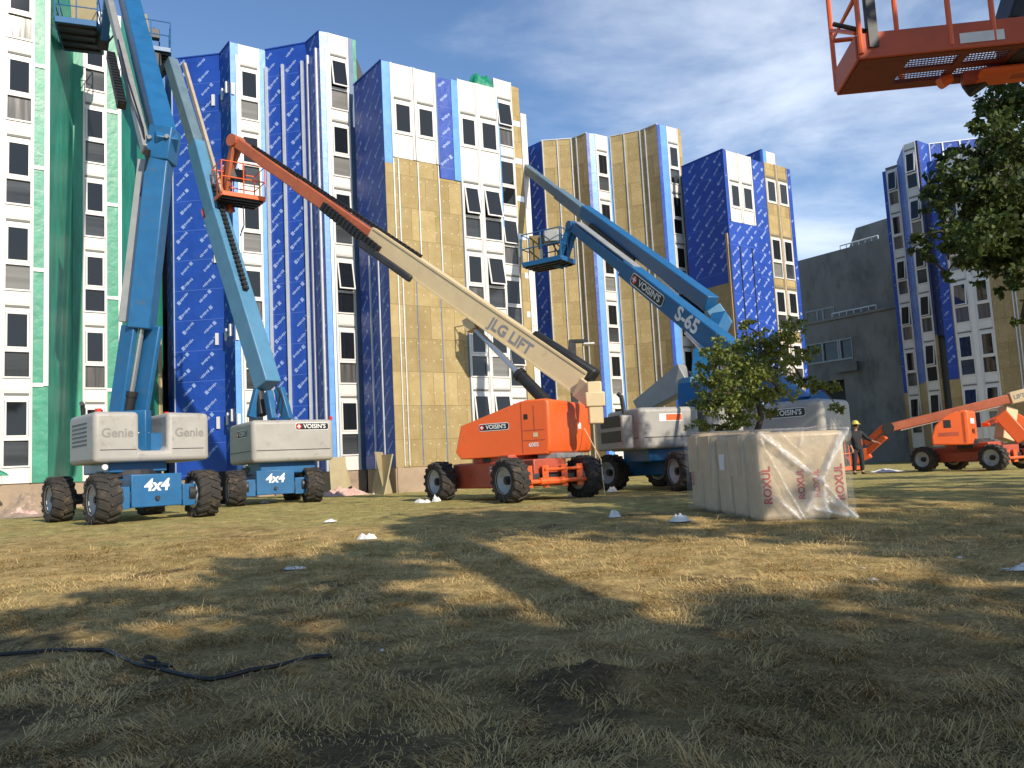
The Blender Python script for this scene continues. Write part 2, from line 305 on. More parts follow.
# ================================================================ buildings
E1 = Vector((.809, .588)); E2 = Vector((.588, -.809))
class Face:
    def __init__(s, A, B):
        s.A = Vector(A[:2]); s.B = Vector(B[:2]); s.L = (s.B-s.A).length; s.d = (s.B-s.A)/s.L; s.n = Vector((s.d.y, -s.d.x))
    def pt(s, u, z, o=0):
        p = s.A+s.d*u+s.n*o; return Vector((p.x, p.y, z))
    def hit(s, px, py):
        r = ray(px, py); r2 = Vector((r[0], r[1])); t = s.A.dot(s.n)/r2.dot(s.n); return (r2*t-s.A).dot(s.d), r[2]*t
    def u(s, px, py): return s.hit(px, py)[0]
    def z(s, px, py): return s.hit(px, py)[1]
    def box(s, mb, u0, u1, z0, z1, o0, o1, m=0):
        P = [s.pt(u, z, o) for z in (z0, z1) for u, o in ((u0, o1), (u1, o1), (u1, o0), (u0, o0))]
        return mb.hexa(P, m, [(u, z) for z in (z0, z1) for u in (u0, u1, u1+.3, u0-.3)])
def wall(R, F, z0, z1, material, u0=0, u1=None, o0=-.12, o1=0, name='wall', washers=False):
    u1 = F.L if u1 is None else u1; mb = MB(); F.box(mb, u0, u1, z0, z1, o0, o1)
    if washers:
        z = z0+.2
        while z < z1-.1:
            u = u0+.15
            while u < u1-.1:
                uu = u+random.uniform(-.04, .04); zz_ = z+random.uniform(-.05, .05); mb.poly([F.pt(uu-.022, zz_-.022, o1+.004), F.pt(uu+.022, zz_-.022, o1+.004), F.pt(uu+.022, zz_+.022, o1+.004), F.pt(uu-.022, zz_+.022, o1+.004)], 1); u += .31
            z += .61
    return mb.build(name, [material, 'washer'], R)
def blue_wall(R, F, z0, z1, u0=0, u1=None, seam=1.22, du=.95, name='wall', o1=0., phase=None, seed=0):
    u1 = F.L if u1 is None else u1; mb = MB(); F.box(mb, u0, u1, z0, z1, -.12, o1); rs = random.Random(seed+int(F.A.x*10))
    z = z1-seam*.95
    while z > z0:
        F.box(mb, u0+.01, u1-.01, z-.007, z+.007, o1, o1+.004, 2)
        z -= seam
    ph = rs.random() if phase is None else phase; k = 0; z = z1-.45
    while z > z0+.25:
        u = u0-.3+(ph*du+(k//2 % 2)*.16) % du; 
        while u < u1-.1:
            uu = u+rs.uniform(-.05, .05); zz_ = z+rs.uniform(-.04, .04); th = math.radians(43+rs.uniform(-3, 3)); fl = rs.random() < .5
            def q(a0, a1, h, m=1):
                P = []
                for a, b in ((a0, -h), (a1, -h), (a1, h), (a0, h)):
                    P.append((uu+a*math.cos(th)-b*math.sin(th), zz_+a*math.sin(th)+b*math.cos(th)))
                if all(u0+.02 < p[0] < u1-.02 and z0 < p[1] < z1 for p in P): mb.poly([F.pt(p[0], p[1], o1+.005) for p in P], 1)
            if fl: q(.02, .15, .075)
            else: q(.50, .63, .075)
            a = .18 if fl else .0
            for j in range(6):
                q(a, a+.055, .032+.012*((j*7+k) % 3)); a += .075
            u += du
        z -= seam/2 if k % 2 == 0 else seam/2; k += 1
    return mb.build(name, ['blue_wrap', 'wrap_print', 'wrap_tape'], R)
def rail(R, F, u, z0, z1, w=.055, o=.07, material='metal_rail', name='rail', ob=0):
    mb = MB(); F.box(mb, u-w/2, u+w/2, z0, z1, ob+.002, o); return mb.build(name, material, R)
WR = random.Random(99)
def window(R, F, u0, u1, zl, tilt=0., lower=True, bottom=None):
    zt = zl-.10; zb = zl-2.20 if lower else zl-1.36; mb = MB(); s = .042
    F.box(mb, u0, u0+s, zb, zt, -.1, .035); F.box(mb, u1-s, u1, zb, zt, -.1, .035)
    F.box(mb, u0+s, u1-s, zt-.07, zt, -.1, .03); F.box(mb, u0+s, u1-s, zb, zb+.05, -.1, .04)
    if lower: F.box(mb, u0+s, u1-s, zl-1.39, zl-1.29, -.1, .03)
    F.box(mb, u0+.04, u1-.04, zl-.02, zl+.05, .001, .028, 1)  # dark strip coloured for the shadow gap above the window
    wn = mb.build('window', ['white_frame', 'shadow_gap_grey'], R)
    a, b = u0+s+.012, u1-s-.012; zt2, zb2 = zt-.075, zl-(1.285 if lower else 1.30); e = .05
    def tp(u, z, o):                                         # the sash swings out at its foot
        k = (zt2-z); return F.pt(u, zt2-k*math.cos(tilt), o+k*math.sin(tilt))
    mb = MB()
    for (c0, c1, y0, y1) in ((a, a+e, zb2, zt2), (b-e, b, zb2, zt2), (a+e, b-e, zt2-e, zt2), (a+e, b-e, zb2, zb2+e)):
        P = [tp(u, z, o) for z in (y0, y1) for u, o in ((c0, .045), (c1, .045), (c1, 0), (c0, 0))]; mb.hexa(P)
    mb.build('sash', 'white_frame', wn)
    mb = MB(); mb.hexa([tp(u, z, o) for z in (zb2+e, zt2-e) for u, o in ((a+e, .022), (b-e, .022), (b-e, .008), (a+e, .008))]); mb.build('pane', 'glass', wn)
    if tilt > .02:
        mb = MB(); F.box(mb, a, b, zb2, zt2, -.11, -.10); mb.build('dark_backing', 'void', wn)  # black sheet stands for the dark room behind the open sash
    if lower:
        mb = MB(); F.box(mb, u0+s, u1-s, zb+.05, zl-1.39, -.06, -.045); mb.build('pane', WR.choice(('glass_lower', 'glass_lower', 'glass', 'glass_curtain', 'glass_blind')), wn)
    return wn
def column(R, F, u0, u1, zb, zt, levels, edge=.045, tilts=(0,), singles=(), panel='white_panel', lowers=None):
    mb = MB(); F.box(mb, u0, u0+edge, zb, zt, -.12, .03); F.box(mb, u1-edge, u1, zb, zt, -.12, .03); z = zt; a, b = u0+edge, u1-edge
    items = sorted([(l, True) for l in levels]+[(l, False) for l in singles], reverse=True)
    for zl, lw in items:
        F.box(mb, a, b, zl-.10, z, -.12, .0)
        if z-zl > .3: F.box(mb, a+.04, b-.04, zl+.09, z-.05, .001, .016)
        z = zl-2.20 if lw else zl-1.36
    if z > zb: F.box(mb, a, b, zb, z, -.12, 0)
    mb.build('cladding', panel, R, bevel=.008, seg=1)
    for i, (zl, lw) in enumerate(items): window(R, F, a, b, zl, tilts[i % len(tilts)], lw)
def core(R, pts, z0, z1, material='roofing', name='roof'):
    mb = MB(); n = len(pts); b = [Vector((p[0], p[1], z0)) for p in pts]; t = [Vector((p[0], p[1], z1)) for p in pts]
    mb.poly(b[::-1]); mb.poly(t)
    for i in range(n):
        j = (i+1) % n; mb.poly([b[i], b[j], t[j], t[i]])
    return mb.build(name, material, R)
def plinth(R, faces, z1, depth=1.2):
    for F in faces:
        zg = min(gh(*F.A), gh(*F.B))-.4; mb = MB(); F.box(mb, .0, F.L, zg, z1-.003, -.3, -.05); mb.build('plinth', 'plinth', R)
LV = [2.7*n+.30 for n in range(1, 7)]
def coping(R, F, z, material='dark_steel', u0=0, u1=None):
    mb = MB(); F.box(mb, u0, F.L if u1 is None else u1, z+.002, z+.05, -.16, .03); mb.build('coping', material, R)
H = 17.4
GRP = 'tower blocks being reclad'
# ---- green wrapped block at the left
C1a = Vector((-15.36, 24.69)); L1 = Face(C1a, C1a+E1*3)
c1a, c1b = L1.u(3, 230), L1.u(33.5, 230); g1, g2 = L1.u(44, 230), L1.u(49, 230)
Q1 = L1.A+L1.d*g2
C2a = Vector((-14.86, 28.4)); L2 = Face(C2a, C2a+E1*3); k0, k1, k2, k3 = L2.u(82.5, 230), L2.u(107, 230), L2.u(118, 230), L2.u(121.5, 230)
den = -E2.x*-E1.y-(-E2.y*-E1.x); dq = C2a-Q1                 # where the return face from Q1 meets the line of the second window bay
s_ = (dq.x*(E1.y)-dq.y*(E1.x))/(-E2.x*E1.y+E2.y*E1.x); Q2 = L2.A+L2.d*L2.u(73, 230)
Q3 = L2.A+L2.d*k3; Q4 = Q3+Vector((-.15, 3.8)); S0 = L1.A+L1.d*(c1a-.6); S1 = S0-E2*3.4
R = root('tower_block', (-15, 27, -.6), 'tower block wrapped in green sheeting at the left edge of the photo', 'building', GRP)
zb = .32
fA = Face(S1, S0); fB = Face(S0, Q1); fC = Face(Q1, Q2); fD = Face(Q2, L2.A+L2.d*k0); fE = Face(L2.A+L2.d*k0, Q3); fF = Face(Q3, Q4)
core(R, [S1+Vector((0, .3)), S0+Vector((0, .32)), Q1+Vector((-.36, .3)), Q2+Vector((-.36, .2)), Q3+Vector((-.3, .28)), Q4+Vector((-.3, 0)), (-15.2, 38), (-21, 38)], -.5, H-.1)
wall(R, fA, zb, H, 'green_wrap')
off = c1a-.6
column(R, fB, c1a-off-.02, c1b-off, zb, H, LV, tilts=(0, 0, 0), edge=.05)
wall(R, fB, zb, H, 'white_panel', 0, c1a-off-.02, o1=.02, name='cladding')
wall(R, fB, zb, H, 'green_strip', c1b-off, g1-off)
mb = MB(); fB.box(mb, g1-off, fB.L, fB.z(48, 386), H, -.12, .04); mb.build('trim', 'white_frame', R)
wall(R, fB, zb, fB.z(48, 386)-.004, 'green_strip', g1-off, fB.L)
for y in (66, 168, 270, 385): 
    mb = MB(); z = fB.z(39, y); fB.box(mb, c1b-off, g1-off, z-.06, z+.06, .002, .035); mb.build('trim', 'white_frame', R)
wall(R, fC, zb, H, 'green_wrap'); wall(R, fD, zb, H, 'green_wrap')
wall(R, fF, zb, H, 'green_wrap')
column(R, fE, 0, k1-k0, zb, H, LV, tilts=(0, 0), edge=.045)
wall(R, fE, zb, H, 'green_strip', k1-k0, k2-k0)
mb = MB(); fE.box(mb, k2-k0, fE.L, fE.z(120, 440), H, -.12, .04); mb.build('trim', 'white_frame', R)
wall(R, fE, zb, fE.z(120, 440)-.004, 'green_strip', k2-k0, fE.L)
for y in (112, 205, 298, 390):
    mb = MB(); z = fE.z(113, y); fE.box(mb, k1-k0, k2-k0, z-.06, z+.06, .002, .035); mb.build('trim', 'white_frame', R)
plinth(R, (fA, fB, fC, fD, fE, fF), zb)
# ---- recess between the two blocks, its wall coloured near-black for the shade
R = root('link_building', (-14.6, 34, -.6), 'low link wall, blackened for shade, in the gap between the green and the blue blocks', 'building')
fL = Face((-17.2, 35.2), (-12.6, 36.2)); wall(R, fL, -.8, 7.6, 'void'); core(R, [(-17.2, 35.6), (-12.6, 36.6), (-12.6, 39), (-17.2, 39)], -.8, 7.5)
# ---- blue wrapped block
P = [(-13.95, 33.45), (-13.32, 32.49), (-11.2, 32.24), (-10.48, 31.32), (-10.23, 31.5), (-9.53, 31.98), (-9.32, 32.12), (-7.56, 31.72), (-6.83, 30.88), (-6.53, 31.0), (-5.84, 31.48), (-5.66, 31.60)]
P = [Vector(p) for p in P]; f = [Face(P[i], P[i+1]) for i in range(len(P)-1)]
R = root('tower_block', (-10, 33, -.6), 'tall tower block fully wrapped in printed blue membrane, behind the second blue lift', 'building', GRP)
zb = .25
core(R, [p+Vector((.05, .35)) for p in P[:-1]]+[P[-1]+Vector((-.1, .4)), (-5.7, 42), (-13.9, 42)], -.5, H-.1)
blue_wall(R, f[0], zb, H, seed=1); blue_wall(R, f[1], zb, H, seed=2, phase=.55); blue_wall(R, f[2], zb, H, seed=3)
wall(R, f[3], zb, H, 'blue_strip'); rail(R, f[3], f[3].L-.06, zb, H-.5, .07, .05)
column(R, f[4], 0, f[4].L, zb, H, LV, tilts=(0, 0, 0, .0, .09))
wall(R, f[5], zb, H, 'blue_strip')
blue_wall(R, f[6], zb, H, seed=5, phase=.3); blue_wall(R, f[7], zb, H, seed=6)
wall(R, f[8], zb, H, 'blue_strip'); rail(R, f[8], f[8].L-.07, zb, H-.6, .08, .05)
column(R, f[9], 0, f[9].L-.0, zb, H, LV, tilts=(.16, 0, .05, .18, 0, 0))
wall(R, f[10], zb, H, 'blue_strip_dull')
for px, py in ((265.5, 90), (283.5, 90), (303, 90)): rail(R, f[6], max(.05, min(f[6].L-.05, f[6].u(px, py))), zb, H-.75, .10, .09)
for px, py in ((309, 90), (317.5, 90)): rail(R, f[7], max(.06, min(f[7].L-.08, f[7].u(px, py))), zb, H-.6, .085, .08)
rail(R, f[1], .06, zb, H-.8, .03, .03)
for i in (1, 2, 6, 7, 0): coping(R, f[i], H, 'blue_wrap')
for z in (15.4, 12.2, 8.9, 5.6, 2.3):                              # short white brackets in stepped clusters
    for F, us in ((f[1], (f[1].L-.3,)), (f[2], (.25, .72)), (f[3], (.08,))):
        for k, u in enumerate(us):
            mb = MB(); zz_ = z+.17*(1 if F is f[2] else .3)+.1*k; F.box(mb, u-.06, u+.06, zz_-.22, zz_+.25, .003, .06); mb.build('bracket', 'white_frame', R)
mb = MB(); F = f[10]; F.box(mb, F.L, F.L+.14, H-2.6, H, -.1, -.02); mb.build('flashing', 'green_strip', R)
plinth(R, f, zb)
# ---- block with tan insulation and white double bays
C0 = Vector((-4.21, 29.27)); CE = Vector((-.0, 32.06)); fl = Face((-5.6, 31.18), C0); fr = Face(C0, CE); HB = 15.25
R = root('tower_block', (-2, 31, -.5), 'lower block half clad in tan insulation boards, behind the orange lift with the cream boom', 'building', GRP)
core(R, [Vector((-5.35, 31.5)), C0+Vector((.05, .4)), CE+Vector((-.15, .3)), (-.15, 40), (-5.35, 40)], -.5, HB-.1)
blue_wall(R, fl, .25, HB, seed=11, du=.8); coping(R, fl, HB, 'blue_wrap')
for u in (.9, 1.62): rail(R, fl, u, .25, 8.2, .06, .06)
uA, uB = fr.u(390.5, 100), fr.u(435.5, 100); uC, uD, uE = fr.u(438, 120), fr.u(452, 120), fr.u(458.5, 120); uM = fr.u(413.5, 100); uN = fr.u(477.5, 120)
zW = fr.z(412, 160); zBl = fr.z(447, 179)
wall(R, fr, zW-.25, HB, 'blue_strip', 0, uA-.004)
wall(R, fr, .25, zW-.254, 'insulation', 0, uA-.004)
for a, b, y in ((uA, uM-.01, 104), (uM+.01, uB, 111)): column(R, fr, a, b, zW, HB, [], singles=[fr.z(410, 104)+.10], edge=.09)
wall(R, fr, .25, zW-.006, 'insulation', uA, uB, washers=True, o1=-.02)
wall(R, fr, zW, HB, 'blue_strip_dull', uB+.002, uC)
blue_wall(R, fr, zBl, HB-.12, uC+.002, uD, seed=13, du=.6); wall(R, fr, zBl, HB-.1, 'blue_strip', uD+.002, uE-.004, o1=.03)
wall(R, fr, .25, zBl-.006, 'insulation', uB+.004, uE-.03, washers=True, o1=-.021)
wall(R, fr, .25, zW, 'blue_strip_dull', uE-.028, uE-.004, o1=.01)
for a, b, tt in ((uE, uN-.03, (0, .17, .0, .0, .14)), (uN+.03, fr.L-.03, (0, .19, .17, 0, .14))):
    column(R, fr, a, b, .25, HB, LV[:4], singles=[fr.z(475, 119)+.12], edge=.05, tilts=tt)
mb = MB(); fr.box(mb, uN-.029, uN+.029, .25, HB-.02, -.12, .055); mb.build('trim', 'white_frame', R)
for px, y1 in ((394.8, 200), (399.5, 200), (419, 200), (439.5, 200)): rail(R, fr, fr.u(px, y1), 7.2 if px > 400 else .3, zW-.05, .035, .03, ob=-.018)
for px in (395, 420, 444): 
    mb = MB(); u = fr.u(px+1.5, 400); fr.box(mb, u-.018, u+.018, .3, 7.0, -.019, -.008); mb.build('rail', 'blue_strip_dull', R)
plinth(R, (fl, fr), .25)
T = MB()                                                              # crumpled tarpaulin sitting on the roof
tp = [fr.pt(fr.u(478, 88)+.1, HB-.1, -.6), fr.pt(fr.u(497, 88), HB-.1, -.6)]
for i in range(5):
    for j in range(4): pass
def crumple(name, label, cat, c, sx, sy, sz, material, seed=0, group=None, n=14, rot=0, rough=.5, flat=True):
    mb = MB(); rs = random.Random(seed); V = []
    for i in range(n+1):
        for j in range(n+1):
            a = 2*i/n-1; b = 2*j/n-1; r = min(1, math.hypot(a, b)); rr = max(abs(a), abs(b)) or 1; k = math.hypot(a, b) or 1; a2, b2 = a/k*rr, b/k*rr
            q = mnoise.noise(Vector((a2*2.1+seed, b2*2.1, seed*.7))); q2 = mnoise.noise(Vector((a2*5+seed, b2*5, 3+seed)))
            sc = 1+.3*mnoise.noise(Vector((math.atan2(b2, a2)*1.3, seed, 0)))
            z = max(0, (1-rr**2.2))*(.55+rough*q+.5*rough*q2)
            x, y = a2*sx*sc, b2*sy*sc; V.append(Vector((c.x+x*math.cos(rot)-y*math.sin(rot), c.y+x*math.sin(rot)+y*math.cos(rot), c.z+max(z, 0)*sz-.01)))
    for i in range(n):
        for j in range(n):
            p = [i*(n+1)+j, (i+1)*(n+1)+j, (i+1)*(n+1)+j+1, i*(n+1)+j+1]; mb.poly([V[k] for k in p])
    mb.poly([V[i*(n+1)] + Vector((0, 0, -.03)) for i in range(n+1)] + [V[n*(n+1)+j]+Vector((0, 0, -.03)) for j in range(1, n+1)] + [V[i*(n+1)+n]+Vector((0, 0, -.03)) for i in range(n-1, -1, -1)] + [V[j]+Vector((0, 0, -.03)) for j in range(n-1, 0, -1)])
    o = mb.build(name, material); 
    bm = bmesh.new(); bm.from_mesh(o.data); bmesh.ops.remove_doubles(bm, verts=bm.verts, dist=.0005); bm.to_mesh(o.data); bm.free()
    props(o, label, cat, group); return o
import bmesh
c = fr.pt(fr.u(490, 86), HB-.12, -.7); crumple('tarpaulin', 'crumpled green tarpaulin heaped on the roof edge behind the white bays', 'tarpaulin', c+Vector((0, 0, .1)), .75, .5, 1.75, 'tarp_green', 5, rough=.25, rot=.6)
# ---- taller block behind it
fb = Face(Vector((-.45, 35.28)), Vector((-.45, 35.28))+E1*2.35)
R = root('tower_block', (.5, 37, -.5), 'narrow white and tan slice of tower with foil tape, right of the paired bays', 'building', GRP)
core(R, [fb.A+Vector((0, .4)), fb.B+Vector((-.3, .35)), (1.3, 44), (-.45, 44)], -.5, 15.2)
core(R, [fb.A+Vector((0, .4)), fb.A+fb.d*1.7+Vector((-.2, .35)), (.9, 44), (-.45, 44)], 15.2, H-.1)
a0, a1, a2 = fb.u(494, 100), fb.u(511.5, 100), fb.u(519, 100)
column(R, fb, max(0, a0), a1, .2, H, LV, edge=.045, tilts=(.12, 0))
wall(R, fb, .2, H-.15, 'insulation', a1+.003, a2)
b1 = fb.u(527, 140); 
column(R, fb, a2+.01, min(b1, fb.L-.02), .2, fb.z(523, 114), [l-.9 for l in LV[:5]], edge=.16, tilts=(0, 0))
for k in range(9):
    z = 1.5+1.75*k; mb = MB(); fb.box(mb, a1+.02, a2-.02, z-.13, z+.13, .002, .012); mb.build('foil_tape', 'foil', R)
mb = MB(); fb.box(mb, a1-.05, a1+.16, .2, 9.3, .035, .09); mb.build('batten', 'insulation', R)
mb = MB(); fb.box(mb, max(.02, a0+.0), a0+.16, 10.4, 16.4, .035, .09); mb.build('batten', 'blue_strip', R)
plinth(R, (fb,), .2)
# ---- tan insulated block further back
P = [(1.15, 44.2), (2.23, 43.02), (3.88, 42.94), (4.58, 42.28), (5.04, 42.40), (5.75, 42.88), (5.87, 42.96), (7.49, 42.3), (8.19, 41.60), (8.72, 41.86), (9.40, 42.32), (9.62, 42.48)]
P = [Vector(p) for p in P]; f = [Face(P[i], P[i+1]) for i in range(len(P)-1)]
R = root('tower_block', (5, 44, -.5), 'tower block faced in plain tan insulation boards with narrow blue corner strips', 'building', GRP)
core(R, [p+Vector((0, .42)) for p in P]+[Vector((9.5, 52)), Vector((1.2, 52))], -.5, H-.1)
blue_wall(R, f[0], .2, H, seed=21)
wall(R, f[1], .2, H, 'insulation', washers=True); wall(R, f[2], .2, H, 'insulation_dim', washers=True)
wall(R, f[3], .2, H, 'blue_wrap', 0, .17, o1=.01); wall(R, f[3], .2, H, 'blue_strip', .172, f[3].L)
column(R, f[4], 0, f[4].L, .2, H, LV, edge=.05); wall(R, f[5], .2, H, 'blue_strip')
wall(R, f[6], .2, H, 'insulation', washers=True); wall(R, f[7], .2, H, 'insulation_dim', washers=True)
wall(R, f[8], .2, H, 'blue_wrap', 0, .2, o1=.01); wall(R, f[8], .2, H, 'blue_strip', .202, f[8].L)
column(R, f[9], 0, f[9].L, .2, H, LV, edge=.045); wall(R, f[10], .2, H, 'insulation')
for F, us in ((f[1], (.07, .85, 1.6)), (f[6], (.06, .82, 1.68)), (f[7], (.25,)), (f[2], (.3,))):
    for u in us: rail(R, F, u, .3, H-.02, .05, .05)
for i in (1, 2, 6, 7): coping(R, f[i], H, 'metal_rail')
plinth(R, f, .2)
# ---- blue and white block at the middle right
C0 = Vector((10.89, 39.33)); CE = Vector((15.21, 42.46)); fl = Face((9.3, 41.52), C0); fr = Face(C0, CE); HB = 15.0
R = root('tower_block', (12.5, 41.5, -.5), 'blue wrapped block with white paired panels at its top corner, beside the dark concrete building', 'building', GRP)
core(R, [Vector((9.5, 41.9)), C0+Vector((.05, .4)), CE+Vector((-.15, .3)), (15.0, 50), (9.5, 50)], -.5, HB-.1)
zI = fl.z(712, 287)
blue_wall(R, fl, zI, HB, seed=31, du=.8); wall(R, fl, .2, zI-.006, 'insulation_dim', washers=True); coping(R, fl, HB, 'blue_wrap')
mb = MB(); fl.box(mb, fl.L-.20, fl.L-.08, fl.z(722, 345), fl.z(722, 235), .002, .08); mb.build('batten', 'timber', R)
uA, uB, uM = fr.u(728.5, 190), fr.u(753, 190), fr.u(740.5, 190); zW = fr.z(741, 223); u1, u2, u3, u4 = fr.u(766.5, 200), fr.u(777, 200), fr.u(778.5, 200), fr.u(788.5, 200)
blue_wall(R, fr, zW+.1, HB, 0, uA-.004, seed=32, du=.6)
for a, b in ((uA, uM-.01), (uM+.01, uB)): column(R, fr, a, b, zW, HB, [], singles=[fr.z(740, 186)+.15], edge=.09)
blue_wall(R, fr, .2, zW-.006, 0, uB+.05, seed=33, du=.62); blue_wall(R, fr, .2, HB-.1, uB+.054, u1-.006, seed=34, du=.62)
for px in (733, 744, 756): 
    mb = MB(); u = fr.u(px, 300); fr.box(mb, u-.022, u+.022, .4, zW-1.2, .006, .04); mb.build('batten', 'dark_steel', R)
for a, b in ((u1, u2), (u3, u4)): column(R, fr, a, b, .2, HB-.05, LV[:4], edge=.045, panel='insulation', singles=[fr.z(780, 184)+.2])
mb = MB(); fr.box(mb, u2+.002, u3-.002, .2, HB-.06, -.12, .05); mb.build('trim', 'boom_tan', R)
blue_wall(R, fr, .2, HB-.08, u4+.003, fr.L, seed=36)
plinth(R, (fl, fr), .2)
R = root('tower_block', (15, 47.5, -.5), 'small blue and white tower top peeping over the roof of the blue block', 'building', GRP)
fa = Face((13.6, 47.9), (14.95, 46.0)); fc = Face((14.95, 46.0), (15.28, 46.24)); fd = Face((15.28, 46.24), (15.92, 46.7))
blue_wall(R, fa, 1, H, seed=41); wall(R, fc, 1, H, 'blue_strip'); wall(R, fd, 1, H, 'white_panel', name='cladding'); coping(R, fa, H, 'blue_wrap')
core(R, [(13.9, 48), (15, 46.4), (15.85, 46.95), (15.6, 52), (13.9, 52)], -.5, H-.1)
# ---- right hand block (window bays turned away from the sun)
R = root('tower_block', (24, 46, -.8), 'blue and white tower block in shade at the right, partly behind the tree', 'building', GRP)
HR = 16.9
def fpx(A, d, px, py=300):
    F = Face(A, Vector(A)+d); u = F.u(px, py); return Vector(A)+d*u
c1 = Vector((22.95, 48.05)); p0 = fpx(c1, E2, 888.5, 200); p1 = fpx(c1, E2, 900.5, 200); c2 = Vector((22.95, 44.6)); p2 = fpx(c2, E2, 908, 200); p3 = fpx(c2, E2, 921, 200)
pz = p0-E2*.22; py_ = pz+E1*1.0
f0 = Face(pz, p0); fcol1 = Face(p0, p1); fs = Face(p1, p2-E2*.0) ; fcol2 = Face(p2, p3); p4 = p3+E2*.12; fs2 = Face(p3, p4); p5 = p4+E1*1.25; fe = Face(p4, p5); p6 = p5+Vector((2.9, -.55)); fwide = Face(p5, p6); p7 = p6+E1*4
core(R, [pz+Vector((.3, .2)), p1+Vector((.3, .3)), p3+Vector((.3, .2)), p4+Vector((.3, .35)), p5+Vector((.1, .5)), p6+Vector((.3, .4)), p7, (31, 54), (27.4, 54)], -1, HR-.1)
fx = Face(py_, pz); blue_wall(R, f0, 3.2, HR-.4, seed=51); wall(R, f0, .0, 3.19, 'insulation_dim')
column(R, fcol1, 0, fcol1.L, 0, HR-.4, LV, edge=.045, tilts=(.12, .0, .1))
blue_wall(R, fs, 3.6, HR-.1, seed=52); wall(R, fs, 0, 3.59, 'insulation_dim')
column(R, fcol2, 0, fcol2.L, 0, HR, LV, edge=.045, tilts=(.12, .12, .1))
wall(R, fs2, 0, HR, 'insulation_dim'); blue_wall(R, fe, 6, HR, seed=53); blue_wall(R, fwide, 6, HR, seed=54); rail(R, fe, fe.L-.06, 12, HR, .1, .06); rail(R, fwide, .7, 12, HR, .08, .05); rail(R, fwide, 1.6, 12, HR, .08, .05)
coping(R, fwide, HR, 'metal_rail')
b0 = fpx(Vector((22.55, 42.75)), E2, 941, 300); fbk = Face(b0, b0+E2*7.5); HB = 15.0
bs = fbk.u(951, 300); w0, w1, w2, w3 = fbk.u(957, 345), fbk.u(974.5, 345), fbk.u(979.5, 345), fbk.u(996.5, 345)
core(R, [b0+Vector((.35, .25)), fbk.B+Vector((.3, .1)), fbk.B+E1*6, b0+E1*3], -1, HB-.1)
blue_wall(R, fbk, 3.4, HB, 0, bs, seed=55); wall(R, fbk, 0, 3.39, 'insulation_dim', 0, bs); wall(R, fbk, 0, HB, 'insulation_dim', bs+.003, w0-.003)
column(R, fbk, w0, w1, 0, HB, LV[:4], edge=.05, singles=[HB-2.0], tilts=(0, .1, .1)); column(R, fbk, w2, w3, 0, HB, LV[:4], edge=.05, singles=[HB-2.0], tilts=(0, .12, 0))
mb = MB(); fbk.box(mb, w1+.002, w2-.002, 0, HB-.02, -.12, .05); mb.build('trim', 'white_frame', R)
wall(R, fbk, 0, HB-.05, 'insulation_dim', w3+.004, fbk.L, washers=True)
for u in (w3+1.0, w3+1.15, w3+2.1): rail(R, fbk, u, .2, HB-.3, .05, .05)
fee = Face(fbk.B, fbk.B+E1*6); wall(R, fee, 0, HB, 'insulation')
plinth(R, (f0, fcol1, fs, fcol2, fs2, fbk, fee), .0)
# ---- dark concrete building
R = root('concrete_building', (24, 60, -.8), 'dark grey concrete building with ribbon windows between the blue and the right hand blocks', 'building')
c0 = Vector((20.6, 64.0)); fu = Face(c0, c0+E2*14.0); HC = 14.55; zs = fu.z(850, 319)
wall(R, fu, zs, HC, 'concrete_dark', o0=-.4); core(R, [c0+Vector((.6, .3)), fu.B+Vector((.6, .3)), fu.B+E1*12, c0+E1*14], -1, HC-.5)
fl = Face(c0-E1*.9-E2*1.5, c0-E1*.9+E2*14.0)
zw0, zw1 = fl.z(830, 362), fl.z(830, 341); ua, ub = fl.u(807, 352), fl.u(853, 352); ze = fl.z(830, 381); ea, eb = fl.u(812, 400), fl.u(846, 400)
wall(R, fl, zw1, zs-.02, 'concrete_dark', o0=-.4); wall(R, fl, zw0, zw1, 'concrete_dark', 0, ua, o0=-.4); wall(R, fl, zw0, zw1, 'concrete_dark', ub, fl.L, o0=-.4)
wall(R, fl, ze, zw0, 'concrete_dark', o0=-.4); wall(R, fl, -1.2, ze, 'concrete_dark', 0, ea, o0=-.4); wall(R, fl, -1.2, ze, 'concrete_dark', eb, fl.L, o0=-.4)
mb = MB(); fl.box(mb, ea-.1, eb+.1, -1.2, ze+.1, -2.6, -2.5); mb.build('doorway', 'void', R)
mb = MB(); fl.box(mb, .0, fl.L, zs-.01, zs+.16, -1.0, .12); mb.build('sill', 'concrete_dark', R)
def ribbon(F, a, b, z0, z1, cuts):
    mb = MB(); F.box(mb, a, b, z0, z0+.12, -.2, .05); F.box(mb, a, b, z1-.1, z1, -.2, .05); u = [a]+[a+(b-a)*c for c in cuts]+[b]
    for k in u: F.box(mb, max(a, k-.06), min(b, k+.06), z0+.12, z1-.1, -.2, .04)
    wn = mb.build('window', 'boom_grey', R)
    for i in range(len(u)-1):
        q = MB(); F.box(q, u[i]+.06, u[i+1]-.06, z0+.12, z1-.1, -.12, -.1); q.build('pane', 'glass_lower' if i % 2 else 'glass', wn)
ribbon(fl, ua, ub, zw0, zw1, (.36, .70, .74))
ribbon(fu, fu.u(806, 315), fu.u(835, 315), zs+.2, fu.z(820, 309), (.4, .6))
mb = MB(); fl.box(mb, fl.u(836, 352), fl.u(860, 370), fl.z(846, 372), fl.z(846, 363), .002, .35); mb.build('vent_box', 'concrete_dark', R)
